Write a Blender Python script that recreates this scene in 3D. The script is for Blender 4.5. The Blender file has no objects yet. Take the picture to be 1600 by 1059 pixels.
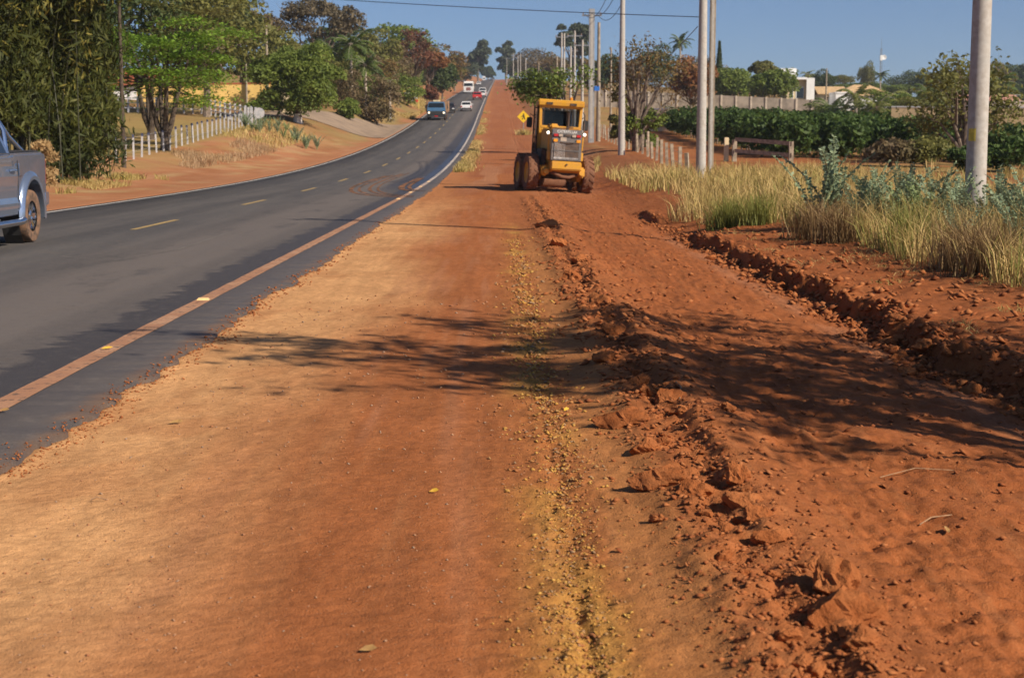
import bpy, bmesh, math, random
import numpy as np
from mathutils import Vector, Matrix

S = bpy.context.scene
COL = S.collection
rad = math.radians
# ------------------------------------------------------------------ camera
CAM_H, FPX, CX, CY = 1.5, 2400.0, 800.0, 529.5
PITCH = math.atan((CY - 230.0) / FPX)
cam = bpy.data.cameras.new('camera'); cam.sensor_width = 36; cam.lens = 36 * FPX / 1600
cam.clip_start = 0.1; cam.clip_end = 6000
cam.dof.use_dof = True; cam.dof.focus_distance = 11.0; cam.dof.aperture_fstop = 5.6
co = bpy.data.objects.new('camera', cam); COL.objects.link(co)
co.location = (0, 0, CAM_H); co.rotation_euler = (math.pi / 2 - PITCH, 0, 0)
S.camera = co
# ------------------------------------------------------------------ sky and sun
SUN_AZ, SUN_EL = 54.0, 36.0         # azimuth measured from straight behind the camera towards the right
w = bpy.data.worlds.new('World'); S.world = w; w.use_nodes = True
nt = w.node_tree; nt.nodes.clear()
sky = nt.nodes.new('ShaderNodeTexSky'); sky.sky_type = 'NISHITA'; sky.sun_disc = False
sky.sun_elevation = rad(SUN_EL)
sdir = Vector((math.sin(rad(SUN_AZ)) * math.cos(rad(SUN_EL)), -math.cos(rad(SUN_AZ)) * math.cos(rad(SUN_EL)), math.sin(rad(SUN_EL))))
sky.sun_rotation = math.atan2(sdir.x, sdir.y)
sky.altitude = 600; sky.air_density = 0.6; sky.dust_density = 0.95; sky.ozone_density = 5.0
bg = nt.nodes.new('ShaderNodeBackground'); bg.inputs['Strength'].default_value = 0.073
wo = nt.nodes.new('ShaderNodeOutputWorld')
nt.links.new(sky.outputs[0], bg.inputs[0]); nt.links.new(bg.outputs[0], wo.inputs[0])
sl = bpy.data.lights.new('sun', 'SUN'); sl.energy = 5.0; sl.angle = rad(0.53); sl.color = (1.0, 0.87, 0.70)
so = bpy.data.objects.new('sun', sl); COL.objects.link(so)
so.rotation_euler = sdir.to_track_quat('Z', 'Y').to_euler(); so.location = (40, -40, 60)
S.view_settings.view_transform = 'Standard'; S.view_settings.look = 'None'
S.view_settings.exposure = 0.36; S.view_settings.gamma = 1.0
S.render.engine = 'CYCLES'; S.cycles.use_denoising = True
S.cycles.max_bounces = 5; S.cycles.transparent_max_bounces = 6; S.cycles.diffuse_bounces = 3

# ------------------------------------------------------------------ geometry of the place
ROADK = 0.0085                                     # the road drifts gently to the left of the view axis
_kd = [-60, 45, 60, 88, 120, 160, 200, 260, 400, 1220, 1330, 1500, 4000]
_ks = [0, 0, .006, .02, .033, .045, .055, .053, .049, .0455, 0, -.035, -.035]
_dd = np.arange(-60, 4001, 1.0); _zz = np.cumsum(np.interp(_dd, _kd, _ks)); _zz -= np.interp(0, _dd, _zz)
def zp(d): return np.interp(d, _dd, _zz)
def sst(a, b, x):
    t = np.clip((np.asarray(x, float) - a) / (b - a), 0, 1); return t * t * (3 - 2 * t)
_rt = np.random.default_rng(5).random((256, 256))
def vnoise(x, y):
    xi = np.floor(x).astype(int); yi = np.floor(y).astype(int); fx = x - xi; fy = y - yi
    fx = fx * fx * fx * (fx * (fx * 6 - 15) + 10); fy = fy * fy * fy * (fy * (fy * 6 - 15) + 10)
    a = _rt[xi & 255, yi & 255]; b = _rt[(xi + 1) & 255, yi & 255]; c = _rt[xi & 255, (yi + 1) & 255]; d = _rt[(xi + 1) & 255, (yi + 1) & 255]
    return (a + (b - a) * fx) * (1 - fy) + (c + (d - c) * fx) * fy
def fbm(x, y, o=4):
    r = 0; a = 1; t = 0
    x = np.asarray(x, float); y = np.asarray(y, float)
    for k in range(o):
        r = r + a * (vnoise(x + 17.3 * k, y + 9.1 * k) - .5) * 2; t += a; a *= .5; x = x * 2.03; y = y * 2.03
    return r / t
def worley(x, y):
    xi = np.floor(x).astype(int); yi = np.floor(y).astype(int); m = np.full(x.shape, 9.0)
    for i in (-1, 0, 1):
        for j in (-1, 0, 1):
            px = xi + i + _rt[(xi + i) & 255, (yi + j) & 255]; py = yi + j + _rt[(yi + j + 91) & 255, (xi + i + 37) & 255]
            m = np.minimum(m, (px - x) ** 2 + (py - y) ** 2)
    return np.sqrt(m)
def bank_u(d): return 3.42 + .13 * fbm(d * .55, d * 0 + 3.3, 2) + .10 * fbm(d * 2.3, d * 0 + 7.7, 2) + .06 * fbm(d * 7, d * 0 + 1.7, 2)
def wind_u(d): return 1.09 + .09 * fbm(d * .5, d * 0 + 31.1, 2)
def edge_u(d): return -2.36 + .06 * fbm(d * .45, d * 0 + 4, 2) + .05 * fbm(d * 1.9, d * 0 + 8, 3) + .075 * fbm(d * 5.5, d * 0 + 5, 4) - .05 * sst(20, 60, d)
def H(x, y, fine=False):
    """height of the ground, metres"""
    x = np.asarray(x, float); y = np.asarray(y, float)
    u = x + ROADK * y; ay = np.maximum(y, 0)
    base = zp(y)
    lat = np.maximum(np.abs(u + 6) - 25, 0)
    base = base * (1 - .42 * sst(0, 260, lat) * sst(180, 700, ay))
    # left side climbs away from the road
    L = sst(11.2, 19, -u) * (.55 + .022 * np.clip(ay - 55, 0, 90)) * sst(20, 60, ay) + np.clip(-u - 19, 0, 60) * .05
    # right side: graded strip, bank, verge
    near = 1 - sst(54, 78, ay)
    cut = np.interp(u, [-2.2, -.3, .3, .7, 1.25, 2.4, 3.2, 3.6, 5], [-.035, -.03, -.045, -.02, -.02, -.08, -.155, -.15, -.1])
    bk = bank_u(ay); bfade = 1 - sst(26, 28.5, ay) + sst(32.5, 33.5, ay) * (1 - sst(36, 39, ay)) * .8
    soft = sst(3.0, 4.9, u)
    step = np.where(bfade > 0, bfade * sst(-.05, .07, u - bk) + (1 - bfade) * soft, soft)
    R = cut * near + step * (.175 * near + .02) + sst(3.5, 7, u) * (.08 + .55 * sst(38, 85, ay))
    wr = wind_u(ay); wa = .072 * (1 - sst(44, 50, ay)) * (.55 + .8 * vnoise(ay * 1.1 + 3, ay * 0 + 2))
    R = R + wa * np.where(u < wr, np.exp(-((u - wr) / .10) ** 2), np.exp(-((u - wr) / .36) ** 2)) + .03 * np.exp(-((u - .78) / .12) ** 2) * (1 - sst(44, 50, ay))
    R = R - .022 * np.clip(u - 15, 0, 60)
    side = np.where(u < -10.6, L, np.where(u > -3.2, R, 0))
    er = edge_u(y); under = np.where((u > -10.75) & (u < -2), -.075 * (1 - sst(-.05, -.004, u - er)), 0)
    R0 = np.exp(-((u - er - .03) / .05) ** 2) * (u > -3) * .012
    z = base + side + under + R0
    far = fbm(x * .02, y * .02, 3) * sst(60, 300, ay) * sst(6, 40, np.abs(u + 6)) * 1.5
    z = z + far + fbm(x * .23, y * .23, 3) * .06 * (sst(5, 8, u) + sst(12, 16, -u))
    if fine:
        w1 = sst(1.05, 1.5, u) * (1 - sst(3.2, 3.4, u)); w2 = np.exp(-((u - wr + .15) / .22) ** 2) * (1 - sst(44, 50, ay)); w3 = sst(3.3, 3.6, u) * (1 - .4 * sst(5, 8, u))
        wg = np.exp(-((u - .27) / .17) ** 2) * (1 - sst(24, 34, ay)); wgc = np.exp(-((u - .27 - .03 * fbm(ay * 2, ay * 0 + 6, 2)) / .035) ** 2) * (1 - sst(20, 30, ay))
        lum = fbm(x * 5, y * 5, 4); lum2 = np.clip(.5 - worley(x * 6.5, y * 6.5), 0, 1); lum3 = np.clip(.55 - worley(x * 17 + 4, y * 17), 0, 1)
        z = z + w1 * (.013 * fbm(x * 19, y * 19, 2) + .020 * lum + .012 * fbm(x * 1.4, y * 1.4, 2) + .03 * lum2 * sst(.35, .65, vnoise(x * 1.3 + 7, y * 1.3)) + .03 * lum3 * sst(.3, .6, vnoise(x * 2.3 + 1, y * 2.1)))
        z = z + w2 * (.035 * lum + .075 * lum2 + .03 * lum3) + wg * (.016 * lum + .024 * lum3 + .012 * fbm(x * 24, y * 24, 2)) - wgc * .022 * (1 - sst(6, 10, ay)) * sst(.3, .7, vnoise(x * 3, y * 2.2))
        z = z + w3 * (.02 * lum + .03 * fbm(x * 1.7, y * 1.7, 3) + .035 * lum2 * sst(.45, .75, vnoise(x * .9, y * .9)) + .015 * lum3)
        nb = np.exp(-((u - bk) / .2) ** 2) * bfade
        z = z + nb * (.055 * lum + .10 * lum2 + .04 * lum3 - .015)
        # grader tyre lugs pressed into the strip, long scallops of the blade
        tr = np.exp(-((u - 1.75 - .05 * np.sin(ay * .4)) / .16) ** 2) + np.exp(-((u - 1.35 - .04 * np.sin(ay * .33)) / .13) ** 2)
        z = z - tr * w1 * (.012 + .008 * np.sin((ay + np.abs(u - 1.75) * .8) * 34))
        sm = sst(-.02, .1, u - er) * (1 - sst(.5, .9, u))
        z = z + sm * (.006 * lum + .005 * fbm(x * 16, y * 16, 2) + .015 * fbm(x * .7, y * .25, 2))
        z = z + (.0045 * np.exp(-((u - .02) / .11) ** 2) + .0035 * np.exp(-((u + .62) / .12) ** 2) + .003 * np.exp(-((u + 1.5) / .10) ** 2)) * np.sin((ay + .35 * np.abs(u)) * 52) * (1 - sst(9, 16, ay)) * sst(.3, .6, vnoise(ay * .7, u * 2 + 9))
    return z
def Hs(x, y): return float(H(np.array([x]), np.array([y]), True)[0])
def P(px, py, d):
    """world point seen at photo pixel (px, py) at distance d"""
    a = (px - CX) / FPX; b = (CY - py) / FPX
    t = d / (math.cos(PITCH) + b * math.sin(PITCH))
    return Vector((a * t, d, CAM_H + t * (-math.sin(PITCH) + b * math.cos(PITCH))))
def G(px, d):
    """ground point in pixel column px at distance d"""
    x = (px - CX) / FPX * d * 1.004
    return Vector((x, d, Hs(x, d)))
def GP(px, py):
    """ground point seen at pixel, by marching"""
    d = 3.0
    while d < 900:
        p = P(px, py, d)
        if p.z < Hs(p.x, p.y): break
        d *= 1.012
    return P(px, py, d * .994)
def UX(u, d): return u - ROADK * d

# ------------------------------------------------------------------ materials
MATS = {}
class NB:
    def __init__(s, name):
        s.m = bpy.data.materials.new(name); s.m.use_nodes = True; s.t = s.m.node_tree; s.t.nodes.clear()
        s.out = s.t.nodes.new('ShaderNodeOutputMaterial'); MATS[name] = s.m
    def n(s, ty, ins=None, **kw):
        x = s.t.nodes.new('ShaderNode' + ty)
        for k, v in kw.items(): setattr(x, k, v)
        for k, v in (ins or {}).items(): s.set(x.inputs[k], v)
        return x
    def set(s, sock, v):
        if isinstance(v, bpy.types.NodeSocket): s.t.links.new(v, sock)
        elif isinstance(v, bpy.types.Node): s.t.links.new(v.outputs[0], sock)
        else:
            if sock.type == 'RGBA' and not np.isscalar(v) and len(v) == 3: v = (*v, 1)
            sock.default_value = v
    def math(s, op, a, b=0, c=0, clamp=False):
        x = s.n('Math', {0: a, 1: b, 2: c}, operation=op); x.use_clamp = clamp; return x.outputs[0]
    def ramp(s, v, lo, hi, a=0.0, b=1.0):
        x = s.n('MapRange', {0: v, 1: lo, 2: hi, 3: a, 4: b}); x.interpolation_type = 'SMOOTHSTEP'; return x.outputs[0]
    def mix(s, f, a, b, blend='MIX'):
        x = s.n('Mix', data_type='RGBA', blend_type=blend); s.set(x.inputs[0], f); s.set(x.inputs[6], a); s.set(x.inputs[7], b); return x.outputs[2]
    def noise(s, vec, scale, detail=3, rough=.55, dist=0):
        x = s.n('TexNoise', {'Scale': scale, 'Detail': detail, 'Roughness': rough, 'Distortion': dist})
        if vec is not None: s.set(x.inputs['Vector'], vec)
        return x.outputs[0]
    def bsdf(s, col, rough=.6, metal=0, spec=.5, bump=None, bstr=.3, bdist=.02, **kw):
        b = s.n('BsdfPrincipled', {'Base Color': col, 'Roughness': rough, 'Metallic': metal, 'Specular IOR Level': spec, **kw})
        if bump is not None:
            bu = s.n('Bump', {'Height': bump, 'Strength': bstr, 'Distance': bdist}); s.set(b.inputs['Normal'], bu)
        s.t.links.new(b.outputs[0], s.out.inputs[0]); return b
def paint(name, col, rough=.5, metal=0, spec=.5, var=.25, scale=6, dirt=None, dirt_amt=.35, bstr=0, coat=0):
    """plain coloured surface with mottled wear and, optionally, dust"""
    b = NB(name); tc = b.n('TexCoord'); o = tc.outputs['Object']
    n1 = b.noise(o, scale, 4); n2 = b.noise(o, scale * 5, 3)
    c = b.mix(b.ramp(n1, .3, .7), tuple(v * (1 - var) for v in col), tuple(min(1, v * (1 + var)) for v in col))
    if dirt:
        c = b.mix(b.math('MULTIPLY', b.ramp(b.math('ADD', n1, b.math('MULTIPLY', n2, .5)), .55, 1.0), dirt_amt * 2, clamp=True), c, dirt)
    kw = {'Coat Weight': coat} if coat else {}
    b.bsdf(c, b.ramp(n2, .3, .7, rough * .85, min(1, rough * 1.15)), metal, spec, n2 if bstr else None, bstr, .01, **kw)
    return b.m
def leafmat(name, c1, c2, c3=None, trans=.35):
    b = NB(name); g = b.n('NewGeometry'); r = g.outputs['Random Per Island']
    tc = b.n('TexCoord'); n = b.noise(tc.outputs['Object'], .55, 3)
    c = b.mix(r, c1, c2)
    c = b.mix(b.ramp(n, .42, .68), c, c3 or tuple(v * .6 for v in c1))
    d = b.n('BsdfPrincipled', {'Base Color': c, 'Roughness': .6, 'Specular IOR Level': .25})
    t = b.n('BsdfTranslucent', {'Color': c}); m = b.n('MixShader', {0: trans, 1: d, 2: t})
    b.t.links.new(m.outputs[0], b.out.inputs[0]); return b.m
def glassmat(name, col=(.02, .025, .03), rough=.06):
    b = NB(name); b.bsdf(col, rough, 0, .8); return b.m
def emat(name, col, e):
    b = NB(name); b.bsdf(col, .4, **{'Emission Color': col, 'Emission Strength': e}); return b.m
M = MATS

# soil: colour zones come from the mesh, grain from noise
b = NB('soil'); at = b.n('VertexColor'); at.layer_name = 'soil'; ge = b.n('NewGeometry'); pos = ge.outputs['Position']
n1 = b.noise(pos, 1.1, 5, .6); n2 = b.noise(pos, 22, 4, .65); n3 = b.noise(pos, 130, 3, .6)
mpv = b.n('Mapping', {'Vector': pos, 'Scale': (9, .55, 1)}); n4 = b.noise(mpv, 1.0, 4, .6)
c = b.mix(b.ramp(n1, .3, .7), b.mix(.22, at.outputs[0], (.21, .07, .022)), at.outputs[0])
mpw = b.n('Mapping', {'Vector': pos, 'Scale': (2.6, 15, 1)}); n5 = b.noise(mpw, 1.0, 4, .65)
c = b.mix(b.math('MULTIPLY', b.ramp(n4, .5, .75), .2), c, (.50, .25, .11)); c = b.mix(b.ramp(n5, .52, .75, 0, .25), c, b.mix(1.0, c, (.74, .66, .60), 'MULTIPLY')); c = b.mix(b.ramp(n5, .46, .25, 0, .25), c, b.mix(1.0, c, (1.22, 1.25, 1.3), 'MULTIPLY'))
c = b.mix(b.ramp(n2, .36, .68, .0, .5), c, b.mix(1.0, c, (.6, .56, .52), 'MULTIPLY'))
c = b.mix(b.ramp(n3, .56, .70, 0, .30), c, (.52, .27, .12)); c = b.mix(b.ramp(n3, .40, .28, 0, .45), c, (.13, .045, .016))
hs = b.math('ADD', b.math('MULTIPLY', n2, .7), b.math('MULTIPLY', n3, .35))
b.bsdf(c, .95, 0, .12, hs, .75, .024)
# asphalt
b = NB('asphalt'); ge = b.n('NewGeometry'); pos = ge.outputs['Position']; sx = b.n('SeparateXYZ', {0: pos}); X, Y = sx.outputs[0], sx.outputs[1]
U = b.math('ADD', X, b.math('MULTIPLY', Y, ROADK))
st = b.n('CombineXYZ', {0: b.math('MULTIPLY', U, 1.6), 1: b.math('MULTIPLY', Y, .09), 2: 0})
ns = b.noise(st, 1.0, 4, .6); nf = b.noise(pos, 120, 3, .7); nm = b.noise(pos, 3.0, 5, .6)
edge = b.n('CombineXYZ', {0: b.math('MULTIPLY', U, .5), 1: b.math('MULTIPLY', Y, 2.2), 2: 0}); ne = b.noise(edge, 1.0, 7, .78)
c = b.mix(b.ramp(ns, .35, .65), (.062, .060, .063), (.095, .088, .085))
c = b.mix(b.math('MULTIPLY', b.ramp(U, -6.4, -4.6), .7), c, (.155, .130, .117))                       # dusted right lane
c = b.mix(b.math('MULTIPLY', b.ramp(nm, .45, .75), .35), c, (.14, .108, .083))
wet = b.math('MULTIPLY', b.ramp(b.math('ADD', U, b.math('MULTIPLY', b.math('SUBTRACT', ne, .5), 1.15)), -3.48, -3.36), b.ramp(Y, 90, 120, 1, .75))
c = b.mix(b.math('MULTIPLY', b.math('MULTIPLY', wet, b.ramp(U, -2.98, -2.8, .85, .62)), 1.0), c, (.034, .031, .034))
pud = b.math('MULTIPLY', b.ramp(b.math('ADD', U, b.math('MULTIPLY', b.math('SUBTRACT', ne, .5), 2.2)), -4.35, -4.15), b.math('MULTIPLY', b.ramp(Y, 46, 60), b.ramp(Y, 150, 235, 1, 0)))
pud = b.math('MULTIPLY', pud, b.ramp(b.math('ADD', U, b.math('MULTIPLY', b.math('SUBTRACT', ne, .5), .4)), -2.75, -3.0))
c = b.mix(b.math('MULTIPLY', pud, .7), c, (.020, .021, .028))
sh = b.ramp(b.math('ADD', U, b.math('MULTIPLY', b.math('SUBTRACT', ne, .5), .35)), -2.52, -2.36)
c = b.mix(b.math('MULTIPLY', b.math('MULTIPLY', sh, b.ramp(nm, .35, .6)), .55), c, (.16, .085, .042))
wp_ = b.math('SINE', b.math('MULTIPLY', b.math('ADD', U, 5.75), 3.6))
c = b.mix(b.ramp(wp_, .2, 1.0, 0, .30), c, (.040, .038, .040))
nk = b.noise(b.n('Mapping', {'Vector': pos, 'Scale': (1.2, .35, 1)}), 1.0, 6, .7)
c = b.mix(b.ramp(nk, .54, .66, 0, .5), c, (.045, .043, .046))
n12 = b.noise(pos, 9, 5, .7); c = b.mix(b.ramp(n12, .5, .7, 0, .35), c, (.16, .135, .118)); c = b.mix(b.ramp(n12, .45, .3, 0, .4), c, (.035, .033, .035))
c = b.mix(b.math('MULTIPLY', b.ramp(nf, .5, .7), .5), c, (.20, .175, .155)); c = b.mix(b.math('MULTIPLY', b.ramp(nf, .46, .3), .55), c, (.02, .019, .02))
ro = b.math('SUBTRACT', b.math('SUBTRACT', .80, b.math('MULTIPLY', wet, .22)), b.math('MULTIPLY', pud, .26))
b.bsdf(c, ro, 0, .35, nf, .6, .006)
# worn line paint: stained by the red dust where the trucks drag it on to the road
b = NB('line_paint'); ge = b.n('NewGeometry'); pos = ge.outputs['Position']; sx = b.n('SeparateXYZ', {0: pos}); n = b.noise(pos, 2.2, 5, .65); n2 = b.noise(pos, 40, 3)
dz = b.math('MULTIPLY', b.math('MULTIPLY', b.ramp(sx.outputs[1], 40, 75, 1, .25), b.ramp(sx.outputs[0], -7, -5)), b.ramp(n, .15, .5, .75, 1))
c = b.mix(dz, (.55, .53, .50), b.mix(b.ramp(n, .35, .7), (.34, .16, .085), (.46, .27, .17))); n3 = b.noise(pos, 11, 5, .7); c = b.mix(b.ramp(n3, .54, .62, 0, .75), c, (.085, .068, .058)); c = b.mix(b.ramp(n2, .5, .8, 0, .45), c, (.12, .085, .065)); b.bsdf(c, .85, 0, .2)
paint('yellow_paint', (.50, .34, .12), .8, var=.2, scale=4, dirt=(.10, .08, .06), dirt_amt=.35)
paint('mud', (.36, .17, .085), .95, spec=.1, scale=3)
# ------------------------------------------------------------------ mesh helpers
def np_mesh(name, v, f, smooth=False):
    v = np.asarray(v, np.float32); f = np.asarray(f, np.int32); k = f.shape[1]
    me = bpy.data.meshes.new(name); me.vertices.add(len(v)); me.vertices.foreach_set('co', v.ravel())
    me.loops.add(f.size); me.loops.foreach_set('vertex_index', f.ravel())
    me.polygons.add(len(f)); me.polygons.foreach_set('loop_start', np.arange(len(f), dtype=np.int32) * k)
    me.polygons.foreach_set('loop_total', np.full(len(f), k, np.int32))
    if smooth: me.polygons.foreach_set('use_smooth', np.ones(len(f), bool))
    me.update(calc_edges=True); return me
def put(name, me, mat=None, parent=None, loc=None):
    o = bpy.data.objects.new(name, me); COL.objects.link(o)
    if mat is not None and me is not None and not me.materials: me.materials.append(M[mat] if isinstance(mat, str) else mat)
    if parent is not None: o.parent = parent
    if loc is not None: o.location = loc
    return o
def empty(name, loc=(0, 0, 0), rz=0):
    o = bpy.data.objects.new(name, None); COL.objects.link(o); o.location = loc; o.rotation_euler = (0, 0, rz); o.empty_display_size = .3; return o
def tag(o, label=None, cat=None, group=None, kind=None):
    if label: o['label'] = label
    if cat: o['category'] = cat
    if group: o['group'] = group
    if kind: o['kind'] = kind
    return o
def copy_tree(o, parent=None):
    c = o.copy(); COL.objects.link(c); c.parent = parent
    for ch in list(o.children): copy_tree(ch, c)
    return c
class MB:
    def __init__(s): s.v = []; s.f = []
    def add(s, v, f):
        n = len(s.v); s.v += [tuple(p) for p in v]; s.f += [[i + n for i in q] for q in f]; return s
    def box(s, a, b, rot=None, c=None):
        (x0, y0, z0), (x1, y1, z1) = a, b
        v = [Vector(p) for p in ((x0, y0, z0), (x1, y0, z0), (x1, y1, z0), (x0, y1, z0), (x0, y0, z1), (x1, y0, z1), (x1, y1, z1), (x0, y1, z1))]
        if rot is not None:
            c = Vector(c) if c is not None else sum(v, Vector()) / 8
            v = [c + rot @ (p - c) for p in v]
        return s.add(v, [(3, 2, 1, 0), (4, 5, 6, 7), (0, 1, 5, 4), (1, 2, 6, 5), (2, 3, 7, 6), (3, 0, 4, 7)])
    def tube(s, pts, r, n=8, cap=True):
        pts = [Vector(p) for p in pts]; rs = r if isinstance(r, (list, tuple)) else [r] * len(pts)
        v = []; f = []; up = None
        for i, p in enumerate(pts):
            t = (pts[min(i + 1, len(pts) - 1)] - pts[max(i - 1, 0)]).normalized()
            if up is None: up = t.orthogonal().normalized()
            up = (up - t * up.dot(t)); up = up.normalized() if up.length > 1e-6 else t.orthogonal().normalized(); bi = t.cross(up)
            for k in range(n):
                a = 2 * math.pi * k / n; v.append(p + (up * math.cos(a) + bi * math.sin(a)) * rs[i])
        for i in range(len(pts) - 1):
            for k in range(n): f.append((i * n + k, i * n + (k + 1) % n, (i + 1) * n + (k + 1) % n, (i + 1) * n + k))
        if cap: f.append(tuple(range(n))[::-1]); f.append(tuple((len(pts) - 1) * n + k for k in range(n)))
        return s.add(v, f)
    def lathe(s, prof, n=24, axis='x', c=(0, 0, 0)):
        """profile (offset along axis, radius) turned about an axis"""
        v = []; f = []; c = Vector(c); m = len(prof)
        for k in range(n):
            a = 2 * math.pi * k / n
            for (o, r) in prof:
                q = (o, r * math.cos(a), r * math.sin(a)) if axis == 'x' else ((r * math.cos(a), o, r * math.sin(a)) if axis == 'y' else (r * math.cos(a), r * math.sin(a), o))
                v.append(c + Vector(q))
        for k in range(n):
            for i in range(m - 1):
                f.append((k * m + i, k * m + i + 1, ((k + 1) % n) * m + i + 1, ((k + 1) % n) * m + i))
        return s.add(v, f)
    def prism(s, poly, w, hw=None):
        """polygon in (y, z) extruded along x to +-w/2 (hw: half width per vertex)"""
        n = len(poly); h = hw or [w / 2] * n
        v = [(-h[i], p[0], p[1]) for i, p in enumerate(poly)] + [(h[i], p[0], p[1]) for i, p in enumerate(poly)]
        f = [tuple(range(n)), tuple(range(2 * n - 1, n - 1, -1))] + [(i, i + n, (i + 1) % n + n, (i + 1) % n) for i in range(n)]
        return s.add(v, f)
    def quad(s, *p): return s.add(p, [tuple(range(len(p)))])
    def build(s, name, mat, parent=None, bevel=0, smooth=False, loc=None):
        me = bpy.data.meshes.new(name); me.from_pydata(s.v, [], s.f); me.update()
        bm = bmesh.new(); bm.from_mesh(me); bmesh.ops.recalc_face_normals(bm, faces=bm.faces)
        if bevel: bmesh.ops.bevel(bm, geom=[e for e in bm.edges if len(e.link_faces) == 2 and e.calc_face_angle(0) > .5], offset=bevel, segments=2, affect='EDGES', clamp_overlap=True)
        bm.to_mesh(me); bm.free()
        if smooth:
            me.polygons.foreach_set('use_smooth', np.ones(len(me.polygons), bool))
            try: me.set_sharp_from_angle(angle=rad(38))
            except Exception: pass
        return put(name, me, mat, parent, loc)
def rotm(ax, deg): return Matrix.Rotation(rad(deg), 3, ax)

# ------------------------------------------------------------------ the ground
def axis(knots):
    out = []
    for (a, b_, st) in knots: out.append(np.arange(a, b_, st))
    return np.concatenate(out)
us = axis([(-900, -300, 60), (-300, -80, 12), (-80, -20, 2.0), (-20, -10.9, .5), (-10.9, -10.5, .1), (-10.5, -2.9, .9), (-2.9, -2.56, .06), (-2.56, -2.16, .013), (-2.16, -.2, .027), (-.2, 1.7, .0125), (1.7, 3.15, .02), (3.15, 3.75, .0125), (3.75, 5.4, .024), (5.4, 9, .09), (9, 24, .5), (24, 90, 2.5), (90, 300, 12), (300, 960, 60)])
d0 = []; q = 3.2
while q < 62: d0.append(q); q *= 1.0058
while q < 400: d0.append(q); q *= 1.02
while q < 3200: d0.append(q); q *= 1.05
ds = np.array([-60, -30, -12, -5, -2, 0, 1, 1.8, 2.5, 2.9] + d0)
UU, DD = np.meshgrid(us, ds); XX = UU - ROADK * DD
ZZ = H(XX, DD, True)
nr, nc = XX.shape; idx = np.arange(nr * nc).reshape(nr, nc)
fq = np.stack([idx[:-1, :-1], idx[:-1, 1:], idx[1:, 1:], idx[1:, :-1]], -1).reshape(-1, 4)
gm = np_mesh('ground', np.stack([XX, DD, ZZ], -1).reshape(-1, 3), fq, True)
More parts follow.
